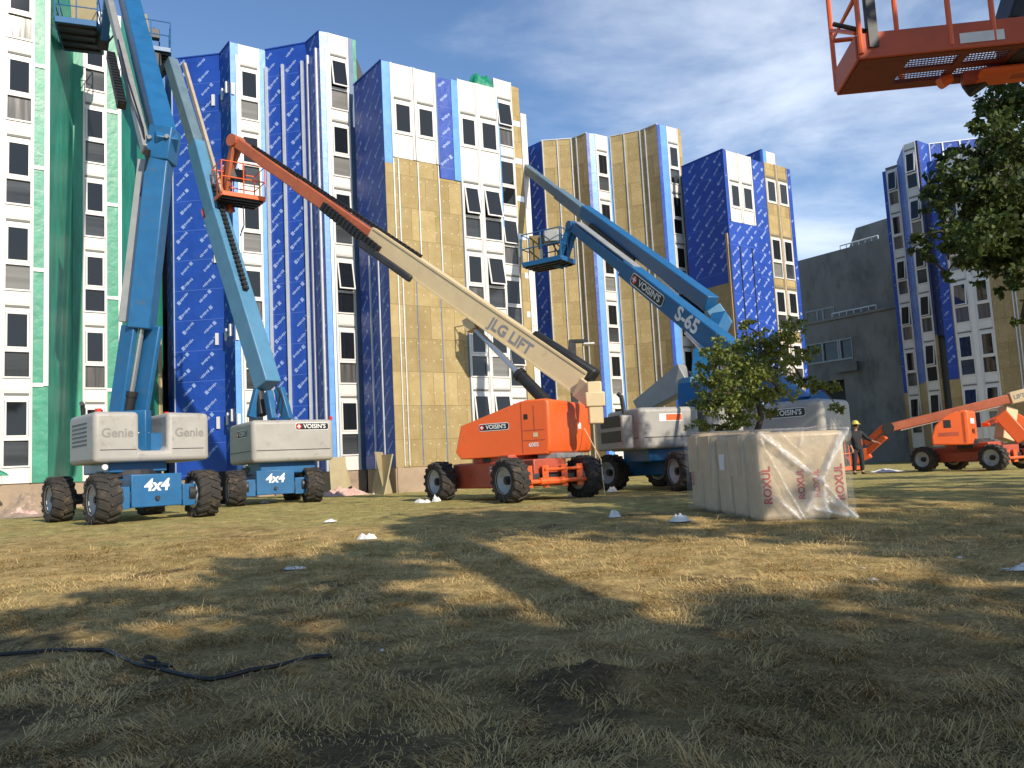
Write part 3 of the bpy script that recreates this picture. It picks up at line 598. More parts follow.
pf = Face(c0+E1*3+E2*4.2, c0+E1*3+E2*13); mb = MB(); mb.hexa([pf.pt(0, HC-1, 0), pf.pt(pf.L, HC-1, 0), pf.pt(pf.L, HC-1, -4), pf.pt(0, HC-1, -4), pf.pt(1.6, HC+2.1, 0), pf.pt(pf.L, HC+2.3, 0), pf.pt(pf.L, HC+2.3, -4), pf.pt(1.6, HC+2.1, -4)]); mb.build('penthouse', 'concrete_dark', R)
def handrail(F, a, b, z, h=.6):
    mb = MB(); mb.tube([F.pt(a, z+h, -.3), F.pt(b, z+h, -.3)], .05); n = 6
    for k in range(n+1): mb.tube([F.pt(a+(b-a)*k/n, z-.05, -.3), F.pt(a+(b-a)*k/n, z+h, -.3)], .03)
    mb.build('handrail', 'sticker_white', R)
handrail(fu, fu.u(838, 250), fu.u(876, 240), HC, .35); handrail(fl, fl.u(830, 318), fl.u(875, 318), zs+.17, .35)
mb = MB()
# ================================================================ boom lifts
LG = 'boom lifts working along the facades'
Z = Vector((0, 0, 1))
def v3(a, z=0): return Vector((a[0], a[1], z))
def prism(mb, K, e1, L1, e2, L2, z0, z1, m=0):
    K = Vector(K[:2]); P = [K, K+e1*L1, K+e1*L1+e2*L2, K+e2*L2]
    return mb.hexa([v3(p, z0) for p in P]+[v3(p, z1) for p in P], m)
def wheel(R, c, ax, r, w, lugs=16):
    ax = Vector(ax).normalized(); c = Vector(c)
    hub = MB().cyl(c+ax*(w*.05), c+ax*(w*.30), r*.2, 10).cyl(c+ax*(w*.3), c+ax*(w*.36), r*.12, 8).build('wheel', 'black', R, smooth=False)
    mb = MB(); mb.lathe(c, ax, [(r*.57, -w*.46), (r*.86, -w*.5), (r*.93, -w*.44), (r*.945, -w*.2), (r*.95, 0), (r*.945, w*.2), (r*.93, w*.44), (r*.86, w*.5), (r*.57, w*.46)], 36)
    a = ax.orthogonal().normalized(); b = ax.cross(a)
    for k in range(lugs):
        for sgn in (-1, 1):
            t0 = 2*math.pi*(k+(.5 if sgn > 0 else 0))/lugs; pts = []
            for s_, dt in ((.02, 0), (.25, .10), (.5, .20)):
                t = t0+dt; e = a*math.cos(t)+b*math.sin(t); pts.append((c+ax*(sgn*w*s_)+e*r*(.955 if s_ < .4 else .925), e))
            for i in range(2): mb.beam(pts[i][0], pts[i+1][0], r*.13, r*.10, 0, up=pts[i][1])
            t = t0+.20; e = a*math.cos(t)+b*math.sin(t); mb.beam(c+ax*(sgn*w*.5)+e*r*.93, c+ax*(sgn*w*.50)+e*r*.76, r*.13, r*.05, 0, up=ax)
    ty = mb.build('tyre', 'tyre', hub)
    rm = MB(); rm.lathe(c, ax, [(0.01, w*.10), (r*.22, w*.10), (r*.30, w*.02), (r*.46, w*.06), (r*.55, w*.34), (r*.60, w*.47), (r*.575, w*.46), (r*.575, -w*.46), (.01, -w*.4)], 28, closed=False)
    for k in range(8):
        t = 2*math.pi*k/8; e = a*math.cos(t)+b*math.sin(t); rm.cyl(c+e*r*.17+ax*w*.1, c+e*r*.17+ax*w*.15, r*.025, 6)
    rm.build('rim', 'rim', hub, smooth=True)
    return hub
def chassis(R, c, f, wb, hw, r, w, main, front=True, four='4x4', hgt=.5, plates=True):
    f = Vector(f).normalized(); rt = Vector((f.y, -f.x)); c = Vector(c); g = gh(*c)
    zc = g+r
    P = lambda a, b, z: v3(c+f*a+rt*b, z)
    mb = MB(); mb.beam(P(-wb/2-.1, 0, zc+.12), P(wb/2+.1, 0, zc+.12), .95, hgt); mb.build('chassis', main, R, bevel=.03)
    mb = MB(); mb.cyl(P(0, 0, zc+.3), P(0, 0, zc+.62), .55, 24); mb.cyl(P(0, 0, zc+.42), P(0, 0, zc+.56), .68, 24); mb.build('slew_ring', 'dark_steel', R)
    for s in (-1, 1):
        mb = MB(); a = s*wb/2; mb.beam(P(a, -hw+w*.4, zc-.02), P(a, hw-w*.4, zc-.02), .26, .24)
        for q in (-1, 1): mb.cyl(P(a, q*(hw-w*.75), zc), P(a, q*(hw-w*.3), zc), .2, 12)
        mb.tube([P(a-s*.25, -hw+w*.5, zc-.05), P(a-s*.25, hw-w*.5, zc-.05)], .035, 6); mb.build('axle', 'dark_steel', R, bevel=.02)
        for q in (-1, 1):
            p = c+f*a+rt*(q*hw); wheel(R, v3(p, gh(*p)+r-.015), v3(rt*q), r, w)
    if plates:
        s = 1; a = wb/2+.16
        mb = MB(); z0, z1 = zc-.24, zc+.44; K = c+f*(a)+rt*.52
        prism(mb, K, -rt, 1.04, -f, .5, z0, z1); mb.build('end_panel', main, R, bevel=.02)
        for q in (-1, 1):
            mb = MB(); prism(mb, c+f*(a-.02)+rt*((.54+hw-w*.5-.50) if q > 0 else -.54), -rt, hw-w*.5-.50, -f, .12, zc-.26, zc+.20); mb.build('end_plate', main, R, bevel=.01)
        mb = MB(); mb.text(four, P(a+.004, 0, zc+.2), v3(-rt), Z, .34, shear=.18, bold=.03); mb.build('lettering', 'sticker_white', R)
        mb = MB(); mb.cyl(P(a-.02, .0, zc-.06), P(a+.06, 0, zc-.06), .045, 10); mb.build('tow_eye', 'dark_steel', R)
    return zc
def sticker(R, o, xd, yd, w, dark=True, cross=True, txt="VOISIN'S"):
    xd = Vector(xd).normalized(); yd = (Vector(yd)-xd*Vector(yd).dot(xd)).normalized(); n = xd.cross(yd); o = Vector(o); h = w*.22; mb = MB()
    def rr(W, H_, k, m):
        pts = []
        for cx, cy, t0 in ((1, 1, 0), (-1, 1, 90), (-1, -1, 180), (1, -1, 270)):
            for t in (0, 30, 60, 90):
                a = math.radians(t0+t); q = H_*.3; pts.append(o+n*k+xd*(cx*(W/2-q)+q*math.cos(a))+yd*(cy*(H_/2-q)+q*math.sin(a)))
        mb.poly(pts, m)
    rr(w, h, .004, 0); rr(w-.05*w*.5, h*.84, .007, 1 if dark else 0)
    cx = o-xd*(w*.40)
    mb.poly([cx+n*.010+xd*(h*.36*math.cos(t*math.pi/8))+yd*(h*.36*math.sin(t*math.pi/8)) for t in range(16)], 2)
    for a, b in ((.24, .07), (.07, .24)): mb.poly([cx+n*(.012 if a > b else .0125)+xd*(sx*h*a)+yd*(sy*h*b) for sx, sy in ((-1, -1), (1, -1), (1, 1), (-1, 1))], 0)
    mb.text(txt, o+n*.010+xd*(w*.07), xd, yd, h*.80, 0 if dark else 1, bold=.018)
    return mb.build('sticker', ['sticker_white', 'sticker_black', 'sticker_red'], R)
def basket(R, c, l, L, W, col, h=1.1, rim=.15, floor='dark_steel', gap=None, label=None):
    l = Vector(l[:2]).normalized(); wv = Vector((-l.y, l.x)); c = Vector(c); P = lambda a, b, z: v3(Vector(c[:2])+l*a+wv*b, c.z+z)
    mb = MB()
    for b in (-W/2, W/2): mb.beam(P(-L/2, b, rim/2), P(L/2, b, rim/2), .05, rim)
    for a in (-L/2, L/2): mb.beam(P(a, -W/2+.025, rim/2), P(a, W/2-.025, rim/2), .05, rim)
    bk = mb.build('basket', col, R, bevel=.008, seg=1, label=label)
    mb = MB(); mb.hexa([P(a, b, z) for z in (.01, .035) for a, b in ((-L/2+.03, -W/2+.03), (L/2-.03, -W/2+.03), (L/2-.03, W/2-.03), (-L/2+.03, W/2-.03))])
    for k in range(4): mb.beam(P(-L/2+.05, -W/2+W*(k+.5)/4, -.02), P(L/2-.05, -W/2+W*(k+.5)/4, -.02), .05, .06)
    mb.build('basket_floor', floor, bk)
    mb = MB(); cs = [(-L/2, -W/2), (L/2, -W/2), (L/2, W/2), (-L/2, W/2)]
    for z in (h, h*.55): mb.tube([P(a, b, z) for a, b in cs+cs[:1]], .021, 6)
    for a, b in cs+[(0, -W/2), (0, W/2), (-L/2, 0), (L/2, 0)]: mb.tube([P(a, b, rim*.5), P(a, b, h)], .021, 6)
    mb.build('guard_rail', col, bk)
    mb = MB(); mb.hexa([P(a, b, z) for z in (h-.28, h+.06) for a, b in ((-.3, W/2-.28), (.3, W/2-.28), (.3, W/2-.02), (-.3, W/2-.02))]); mb.cyl(P(-.15, W/2-.15, h+.06), P(-.15, W/2-.15, h+.16), .02, 6); mb.cyl(P(.12, W/2-.15, h+.06), P(.12, W/2-.15, h+.16), .02, 6)
    mb.build('control_box', 'dark_steel', bk, bevel=.01)
    return bk
def track(R, p, q, w=.16, h=.11, up=Z, name='power_track', n=None):
    p = Vector(p); q = Vector(q); n = n or int((q-p).length/.16); mb = MB(); mb.beam(p, q, w*.5, h*.6, 0)
    for k in range(n):
        a = p.lerp(q, (k+.1)/n); b = p.lerp(q, (k+.75)/n); mb.beam(a, b, w, h, 0)
    return mb.build(name, 'black', R)
def boom(R, p, q, w, h, material, name='boom', w2=None, h2=None, bevel=.03):
    return MB().beam(p, q, w, h, 0, w2, h2).build(name, material, R, bevel=bevel)
def ram(R, p, q, r=.11, frac=.5, name='lift_cylinder'):
    p = Vector(p); q = Vector(q); m = p.lerp(q, frac); MB().cyl(p, m, r, 14).cyl(m, q, r*.5, 10, 1).cyl(m-(m-p).normalized()*.08, m+(q-m).normalized()*.04, r*1.15, 14).build(name, ['black', 'steel'], R, smooth=False)
def along(p, q, t): return Vector(p).lerp(Vector(q), t)
def side_text(R, p, q, t, txt, size, h_off, material, w, bold=.03, sticker_w=0):
    # lettering on the camera side of a beam from p to q, t along it
    p = Vector(p); q = Vector(q); d = (q-p).normalized(); r = d.cross(Z).normalized(); u = r.cross(d)
    o = p.lerp(q, t)
    if r.dot(-o) < 0: r = -r
    xd = d if d.cross(u).dot(r) > 0 else -d
    o = o+r*(w/2+.005)+u*h_off
    if sticker_w: return sticker(R, o, xd, u, sticker_w)
    return MB().text(txt, o, xd, u, size, bold=bold).build('lettering', material, R)
def hoses(R, pts, r=.025, name='hose'): return MB().tube(pts, r, 6).build(name, 'black', R)
# ---------------- first grey and blue lift (far left)
c = Vector((-8.65, 18.6)); fA_ = Vector((.69, -.72)).normalized(); rA = Vector((fA_.y, -fA_.x))
R = root('boom_lift', G(c.x, c.y), 'large blue boom lift with slotted grey rear cowl, in front of the green wrapped block', 'boom lift', LG)
zc = chassis(R, c, fA_, 3.0, 1.02, .515, .46, 'genie_blue')
QA = lambda a, b, z: v3(c+fA_*a+rA*b, z)
mb = MB(); prism(mb, c+fA_*.6+rA*.62, -rA, 1.24, -fA_, 1.7, .35, 1.2); mb.build('turntable', 'genie_blue', R, bevel=.03)
def cowl(R, K, e1, L1, e2, L2, z0, z1, material='genie_grey', bev=.13, line=True, name='cowl'):
    mb = MB(); K = Vector(K[:2]); ins = .05; P = [K, K+e1*L1, K+e1*L1+e2*L2, K+e2*L2]; zm = z0+(z1-z0)*.62; cc = (P[0]+P[2])/2
    o = prism(mb, K, e1, L1, e2, L2, z0, z1).build(name, material, R, bevel=bev, seg=4)
    if line:
        q = MB(); nn = -e2; z = z0+(z1-z0)*.27
        q.hexa([v3(p, zz_) for zz_ in (z, z+.022) for p in (K+e1*(bev)+nn*.006, K+e1*(L1-bev)+nn*.006, K+e1*(L1-bev)-nn*.01, K+e1*bev-nn*.01)])
        q.hexa([v3(p, zz_) for zz_ in (z, z+.022) for p in (K-e1*.006+e2*bev, K+e1*.01+e2*bev, K+e1*.01+e2*(L2-bev), K-e1*.006+e2*(L2-bev))])
        q.build('panel_seam', 'dark_steel', o)
    return o
def hood(mb, prof, e, w0, w1, K2, ew):                     # side profile (along e, z), extruded along ew
    n = len(prof); A_ = [v3(K2+e*a+ew*w0, z) for a, z in prof]; B_ = [v3(K2+e*a+ew*w1, z) for a, z in prof]; i0 = len(mb.v); mb.v += [tuple(p) for p in A_+B_]
    mb.f.append(tuple(range(i0, i0+n))); mb.m.append(0); mb.uv.append([(0, 0)]*n); mb.f.append(tuple(range(i0+n, i0+2*n))[::-1]); mb.m.append(0); mb.uv.append([(0, 0)]*n)
    for i in range(n):
        j = (i+1) % n; mb.f.append((i0+i, i0+n+i, i0+n+j, i0+j)); mb.m.append(0); mb.uv.append([(0, 0)]*4)
    return mb
cl = cr = hood(MB(), [(1.02, .56), (1.02, 1.64), (.10, 1.64), (.10, .80), (-.50, .80), (-.50, 1.64), (-1.44, 1.62), (-1.44, .56)], rA, 0, 1.7, c+fA_*.95, -fA_).build('cowl', 'genie_grey', R, bevel=.10, seg=4)
mb = MB()
for b0_, b1_ in ((.90, .16), (-.60, -1.30)):
    for z in (.82, 1.0): mb.hexa([v3(p, zz_) for zz_ in (z, z+.016) for p in (c+fA_*.955+rA*b0_, c+fA_*.955+rA*b1_, c+fA_*.93+rA*b1_, c+fA_*.93+rA*b0_)]) if z < .9 else None
mb.build('panel_seam', 'dark_steel', cl)
for b, par in ((.55, cl), (-.98, cr)): MB().text('Genie', QA(.957, b, 1.18), v3(-rA), Z, .27, bold=.02).build('lettering', 'emboss_grey', par)
mb = MB()
for k in range(6): mb.hexa([v3(p, z) for z in (.95+.09*k, .99+.09*k) for p in (c+rA*1.026+fA_*.5, c+rA*1.0+fA_*.5, c+rA*1.0-fA_*.5, c+rA*1.026-fA_*.5)])
mb.build('vent_grille', 'dark_steel', cl)
MB().cyl(QA(.2, .7, 1.61), QA(.2, .7, 1.76), .07, 12).build('beacon', 'beacon_red', R); MB().cyl(QA(.1, -.8, 1.59), QA(.1, -.8, 1.71), .06, 12).build('beacon', 'beacon_red', R)
MB().tube([QA(-.3, .85, 1.6), QA(-.2, .9, 1.88), QA(-.1, .95, 1.9)], .05, 8).build('exhaust', 'dark_steel', R)
MB().beam(QA(.5, -.02, .8), QA(.5, -.02, 1.7), .5, .3).build('boom_mount', 'genie_blue', R, bevel=.02)
MB().tube([QA(.67, -.05, .85), QA(.67, -.05, 1.45)], .012, 6).tube([QA(.67, -.2, 1.2), QA(.67, .1, 1.2)], .012, 6).build('hose', 'sticker_white', R)
MB().cyl(QA(.9, .8, .47), QA(.96, .8, .47), .06, 10).build('lamp', 'lamp_glass', R)
b0, b1 = at(127, 425, 18.7), at(141.5, 330, 18.55); b2, b3 = at(160.5, 155, 18.6), at(164, 138, 18.6)
d_ = (b1-b0).normalized(); sd = Vector((.95, .3, 0)).normalized()
for k in (-1, 1): boom(R, b0+sd*.24*k, b1+sd*.26*k+d_*.1, .14, .4, 'genie_blue', 'link')
boom(R, b0+Vector((0, .25, 0)), b1+Vector((0, .25, 0)), .34, .1, 'genie_blue_light', 'link')
ram(R, b0+Vector((.02, -.05, .1)), b1+Vector((.03, -.05, 0)), .12, .3)
MB().beam(b1, b2, .36, .58).build('riser', 'genie_blue', R, bevel=.03) if False else boom(R, b1, b2, .50, .5, 'genie_blue', 'riser')
boom(R, b1+Vector((-.36, 0, .2)), b2+Vector((-.36, 0, -.1)), .10, .3, 'boom_grey', 'hose_tray', bevel=.01)
boom(R, b2-Vector((0, 0, .18)), b3+Vector((.04, 0, .2)), .54, .55, 'genie_blue', 'elbow')
for k in (-1, 1): MB().cyl(b3+Vector((.2*k, -.34, -.1)), b3+Vector((.2*k, -.29, -.1)), .05, 10).build('pin', 'boom_grey', R)
a0, a1 = at(166, 148, 18.5), at(118, -45, 24.2)
boom(R, a0, a1, .50, .56, 'genie_blue', 'boom', .44, .5)
t0, t1 = at(146, 150, 18.4), at(103, -25, 24.0)
boom(R, t0, t1, .17, .26, 'boom_grey', 'hose_tray', bevel=.01); track(R, at(110.5, 55, 21.2), at(122, 106, 19.5), .2, .22)
hoses(R, [at(146, 152, 18.3), at(143, 128, 18.6), at(128, 80, 19.6), at(118, 40, 21)]); hoses(R, [b2+Vector((-.42, -.1, -1.0)), at(146, 165, 18.3), at(150, 150, 18.2)])
MB().cyl(at(147, 153, 18.2), at(147, 150, 18.5), .08, 10).build('hose_guide', 'dark_steel', R)
bc = at(80, 39, 26.2); bl = Vector((.93, .36))
basket(R, bc, bl, 1.22, 1.9, 'genie_blue', rim=.2)
j0 = at(112, -40, 24.6); j1 = at(104, 40, 25.9)
boom(R, j0, j1, .24, .3, 'genie_blue', 'jib'); MB().beam(j1+Vector((0, 0, -.1)), bc+v3(bl*.62, .3), .3, .5).build('basket_mount', 'dark_steel', R)
for dx in (-.12, .1): hoses(R, [j0+Vector((dx, -.2, 0)), at(110, 5, 25.5)+Vector((dx, 0, 0)), at(118, 30, 25.6), at(106, 45, 25.8)], .03)
# ---------------- second grey and blue lift
c = Vector((-7.4, 24.6)); fB_ = Vector((.45, -.89)).normalized(); rB = Vector((fB_.y, -fB_.x))
R = root('boom_lift', G(c.x, c.y), 'blue boom lift with plain boxy grey cowl and straight pale boom, before the blue tower', 'boom lift', LG)
chassis(R, c, fB_, 2.7, 1.05, .5, .44, 'genie_blue')
e1 = Vector((.83, .56)).normalized(); e2 = Vector((-.56, .83)).normalized(); K = at(252, 440, 22.75)
cw = cowl(R, K, e1, 2.36, e2, 2.3, .52, 1.70, bev=.12)
mb = MB(); prism(mb, K+v3(e1*.3+e2*.3), e1, 1.6, e2, 1.2, .2, 1.1); mb.build('turntable', 'genie_blue', R, bevel=.03)
sticker(cw, v3(Vector(K[:2])+e1*1.72-e2*.002, 1.50), v3(e1), Z, .98); sticker(cw, v3(Vector(K[:2])+e2*.95-e1*.004, 1.36), v3(-e2), Z, 1.0)
MB().cyl(v3(Vector(K[:2])+e1*2.4+e2*.3, 1.69), v3(Vector(K[:2])+e1*2.4+e2*.3, 1.8), .05, 10).build('beacon', 'beacon_red', R)
p0, p1, p2, p3 = at(268, 386, 23.7), at(215.5, 215, 25.2), at(197, 145, 26.0), at(171, 62, 27.2)
boom(R, p0, p1, .52, .62, 'genie_blue_light', 'boom'); boom(R, along(p0, p1, .9), p2, .44, .54, 'genie_blue_light', 'fly_boom'); boom(R, along(p1, p2, .8), p3, .34, .42, 'boom_teal', 'fly_boom')
track(R, at(246, 290, 24.2), at(214, 185, 25.3), .16, .14); boom(R, at(222, 195, 25.2), at(184, 64, 27.1), .10, .16, 'boom_tan', 'hose_tray', bevel=.01)
for a, b in (((252, 418, 23.6), (268, 352, 24.0)), ((273, 420, 23.2), (268, 392, 23.4)), ((288, 420, 23.5), (279, 388, 23.6))): boom(R, at(*a), at(*b), .2, .28, 'genie_blue', 'boom_mount')
ram(R, at(262, 415, 23.6), at(254, 335, 24.3), .13, .35); hoses(R, [at(276, 415, 23.2), at(280, 395, 23.1), at(276, 385, 23.3)]); hoses(R, [at(281, 418, 23.2), at(283, 400, 23.2), at(278, 388, 23.3)])
bc = at(151, 56, 28.0); bl = Vector((.9, .43)); basket(R, bc, bl, 1.25, .95, 'genie_blue', rim=.16)
boom(R, p3, at(158, 76, 27.7), .2, .3, 'dark_steel', 'jib'); boom(R, at(157, 80, 27.7), bc+Vector((.2, -.1, .1)), .3, .4, 'dark_steel', 'basket_mount')
hoses(R, [p3, at(166, 74, 27.3), at(160, 68, 27.5), bc+Vector((.3, 0, .5))])
# ---------------- orange lift with cream boom
c = Vector((-.17, 20.35)); fC_ = Vector((.58, -.81)).normalized(); rC = Vector((fC_.y, -fC_.x))
R = root('boom_lift', G(c.x, c.y), 'large orange boom lift with a long cream and rust boom raised to the left', 'boom lift', LG)
zc = chassis(R, c, fC_, 3.05, 1.06, .50, .42, 'chassis_red', plates=False, hgt=.62)
QC = lambda a, b, z: v3(c+fC_*a+rC*b, z)
mb = MB(); prism(mb, c+rC*.7+fC_*1.1, -rC, 1.4, -fC_, 2.6, zc-.2, zc+.42); mb.build('side_frame', 'chassis_red', R, bevel=.04)
sticker(R, QC(.55, .705, zc+.22), v3(fC_), Z, .75)
for b in (-.75, -.3, .25, .7): MB().beam(QC(1.75, b, zc-.22), QC(1.75, b, zc+.28), .14, .12).build('axle_bracket', 'lift_orange', R, bevel=.01)
MB().tube([QC(1.85, -.85, zc-.08), QC(1.85, .85, zc-.08)], .05, 8).tube([QC(1.8, -.8, zc+.18), QC(1.8, .3, zc+.18)], .035, 8).cyl(QC(1.84, -.2, zc-.08), QC(1.84, .5, zc-.08), .085, 10).build('steering_rod', 'lift_orange', R)
e1 = Vector((.44, .90)).normalized(); e2 = Vector((-.90, .44)).normalized()   # end face to the right, hood runs back to the left
K = at(546.5, 430, 19.0); K2 = Vector(K[:2]); rear = K2
def hood(mb, prof, e, w0, w1, K2, ew):                     # side profile (along e, z), extruded along ew
    n = len(prof); A_ = [v3(K2+e*a+ew*w0, z) for a, z in prof]; B_ = [v3(K2+e*a+ew*w1, z) for a, z in prof]; i0 = len(mb.v); mb.v += [tuple(p) for p in A_+B_]
    mb.f.append(tuple(range(i0, i0+n))); mb.m.append(0); mb.uv.append([(0, 0)]*n); mb.f.append(tuple(range(i0+n, i0+2*n))[::-1]); mb.m.append(0); mb.uv.append([(0, 0)]*n)
    for i in range(n):
        j = (i+1) % n; mb.f.append((i0+i, i0+n+i, i0+n+j, i0+j)); mb.m.append(0); mb.uv.append([(0, 0)]*4)
    return mb
zt, zm, zl = 1.55, .55, .30
h1 = hood(MB(), [(0, zl), (0, zt), (-.0+.02, zt), (.62, zt), (2.25, 1.08), (2.42, .45), (2.28, zl-.02)], e2, 0, 1.0, K2, e1).build('hood', 'lift_orange', R, bevel=.05, seg=3)
h2 = hood(MB(), [(-.02, zl+.02), (-.06, zm), (-.06, zt-.08), (-.02, zt+.02), (.62, zt+.02), (.62, zl)], e2, 0.0, 2.65, K2-e2*.02, e1).build('counterweight', 'lift_orange', R, bevel=.06, seg=3)
for v in (.003,):
    mb = MB()
    for a, z0, z1 in ((.62, zl+.05, zt-.05), (.30, .85, 1.42)): mb.hexa([v3(K2+e2*(a+da)-e1*o, z) for z in (z0, z1) for da, o in ((.012, .006), (-.012, .006), (-.012, -.01), (.012, -.01))])
    for z in (.62, .85): mb.hexa([v3(K2+e2*a-e1*o, zz_) for zz_ in (z, z+.018) for a, o in ((.62 if z < .8 else .6, .006), (.05, .006), (.05, -.01), (.62 if z < .8 else .6, -.01))])
    mb.build('panel_seam', 'chassis_red', h1)
sticker(h1, v3(K2+e2*1.35-e1*.003, 1.0), v3(-e2), Z, .80)
MB().hexa([v3(K2+e2*a-e1*o, z) for z in (1.12, 1.24) for a, o in ((.56, .007), (.46, .007), (.46, -.01), (.56, -.01))]).build('latch', 'black', h1)
MB().poly([v3(K2+e2*a-e1*.008, z) for a, z in ((.34, .70), (.22, .70), (.22, .80), (.34, .80))]).build('sticker', 'boom_cream', h1)
MB().text('600S', v3(K2+e2*.34-e1*.006, .52), v3(-e2), Z, .13, bold=.02).build('lettering', 'sticker_white', h1)
MB().poly([v3(K2-e2*.085+e1*a, z) for a, z in ((1.75, .9), (1.95, .9), (1.95, 1.05), (1.75, 1.05))]).build('sticker', 'sticker_white', h2)
MB().beam(QC(-.6, 0, .1), QC(.9, 0, .1), 1.3, .45).build('turntable', 'chassis_red', R, bevel=.03)
MB().beam(v3(K2+e1*.2+e2*.1, .25), v3(K2+e1*1.9+e2*.1, .25), .5, .12).build('tray', 'boom_grey', R, bevel=.01)
pv = at(584, 384, 20.1); tip = at(236, 142, 25.2); dB = (tip-pv).normalized()
m1 = along(pv, tip, .535); m2 = along(pv, tip, .78)
base = boom(R, pv, along(pv, tip, .545), .46, .64, 'boom_cream', 'boom', .44, .54)
r_ = dB.cross(Z).normalized(); r_ = r_ if r_.dot(-pv) > 0 else -r_; u_ = Vector(dB.cross(r_)); u_ = u_ if u_.z > 0 else -u_
for s in (-1, 1): MB().beam(pv+r_*.235+u_*(.29*s), along(pv, tip, .54)+r_*.225+u_*(.245*s), .03, .05).build('flange', 'boom_cream', base)
boom(R, along(pv, tip, .5), m2, .33, .38, 'fly_rust', 'fly_boom'); boom(R, along(pv, tip, .75), tip, .27, .33, 'fly_rust', 'fly_boom')
track(R, along(pv, tip, .50)+r_*.30-u_*.18, along(pv, tip, .68)+r_*.26-u_*.05, .16, .26); MB().beam(along(pv, tip, .40)+r_*.31-u_*.30, along(pv, tip, .55)+r_*.31-u_*.30, .14, .2).build('hose_tray', 'dark_steel', R, bevel=.05)
track(R, along(pv, tip, .42)+u_*.32, along(pv, tip, .95)+u_*.20, .12, .10)
boom(R, pv-dB*.15+u_*.22, along(pv, tip, .13)+u_*.34, .40, .52, 'black', 'boom_cover', .3, .2, bevel=.08)
side_text(R, pv, tip, .16, 'JLG LIFT', .40, -.04, 'boom_lettering', .46)
for px, py in ((595, 405),):
    q = at(px, py, 19.55); MB().beam(q+Vector((0, 0, -.45)), q+Vector((0, 0, .55)), .34, .3).build('upright', 'boom_cream', R, bevel=.03); MB().beam(q+Vector((0, 0, -.05)), q+Vector((0, 0, .3)), .46, .36).build('upright', 'boom_cream', R, bevel=.03)
    for k in (-1, 1): MB().beam(pv+r_*(.3*k)-u_*.1, q+r_*(.2*k)+Vector((0, .2, .2)), .1, .5).build('upright', 'boom_cream', R, bevel=.02)
ram(R, at(556, 412, 19.9)+r_*.0, along(pv, tip, .245)-u_*.42, .15, .42)
MB().beam(along(pv, tip, .24)-u_*.5, along(pv, tip, .26)-u_*.32, .3, .3).build('bracket', 'boom_cream', R)
jt = at(220, 205, 25.6)
for k in (-1, 1): boom(R, tip+r_*(.12*k), jt+r_*(.12*k)+Vector((.2*(k > 0), 0, 0)), .1, .2, 'fly_rust', 'jib', bevel=.01)
boom(R, tip+Vector((0, .2, 0)), jt+Vector((-.25, .2, .1)), .22, .3, 'fly_rust', 'jib'); MB().cyl(tip-r_*.22, tip+r_*.22, .2, 14).build('pin', 'fly_rust', R)
bc = at(240, 205, 25.4); basket(R, bc+Vector((.0, -.1, .05)), Vector((.80, .6)), 1.35, .95, 'lift_orange', rim=.14)
boom(R, jt+Vector((.0, 0, -.1)), bc+Vector((-.3, .1, .1)), .3, .5, 'chassis_red', 'basket_mount'); MB().cyl(at(214, 205, 25.6)+Vector((-.3, 0, -.35)), at(214, 205, 25.6)+Vector((.3, 0, -.2)), .25, 12).build('rotator', 'chassis_red', R)
hoses(R, [at(243, 205, 25.2), at(244, 225, 25.2), at(240, 236, 25.3)], .02)
MB().tube([v3(K2-e2*.15+e1*2.0, .9), at(601, 460, 19.6), at(603, 480, 19.3), v3(Vector(at(605, 495, 19.4)[:2]), gh(2.1, 19.4)+.02)], .015, 6).build('hose', 'boom_cream', R)
# ---------------- blue lift whose long boom ends behind the white bays
c = Vector((4.35, 23.2)); fE_ = Vector((.62, -.79)).normalized(); rE = Vector((fE_.y, -fE_.x))
R = root('boom_lift', G(c.x, c.y), 'blue articulated lift with wide grey cowl, between the orange lift and the wrapped bales', 'boom lift', LG)
zc = chassis(R, c, fE_, 2.7, 1.05, .51, .44, 'genie_blue', plates=False)
e1 = Vector((.93, .37)).normalized(); e2 = Vector((-.37, .93)).normalized(); K = at(640, 430, 21.6)
cw = cowl(R, K, e1, 1.85, e2, 1.8, .32, 1.42, bev=.12); cowl(R, K+v3(e1*2.1), e1, 1.6, e2, 1.8, .32, 1.36, bev=.12)
mb = MB(); prism(mb, K+v3(e1*-.35+e2*.3), e1, .5, e2, 1.5, .35, 1.25); mb.build('cowl', 'genie_grey', R, bevel=.05)
mb = MB()
for k in range(2): mb.hexa([v3(p, z) for z in (.55+.4*k, .85+.4*k) for p in (Vector(K[:2])-e1*.36+e2*.4, Vector(K[:2])-e1*.34+e2*.4, Vector(K[:2])-e1*.34+e2*1.5, Vector(K[:2])-e1*.36+e2*1.5)])
mb.build('vent_grille', 'dark_steel', R)
mb = MB(); prism(mb, K+v3(e1*.4+e2*.3), e1, 1.7, e2, 1.4, .0, 1.0); mb.build('turntable', 'genie_blue', R, bevel=.03)
mb = MB(); o = v3(Vector(K[:2])+e1*.95-e2*.004, 1.14); mb.poly([o+v3(e1*a, z) for a, z in ((-.35, -.1), (.35, -.1), (.35, .1), (-.35, .1))], 0); mb.poly([o+v3(e1*a-e2*.003, z) for a, z in ((-.14, -.08), (.34, -.08), (.34, .08), (-.14, .08))], 1); mb.build('sticker', ['sticker_white', 'lift_orange'], cw)
MB().tube([v3(Vector(K[:2])-e1*.1+e2*.6, 1.3), v3(Vector(K[:2])-e1*.15+e2*.6, 1.75), v3(Vector(K[:2])-e1*.25+e2*.6, 1.85)], .06, 8).build('exhaust', 'dark_steel', R)
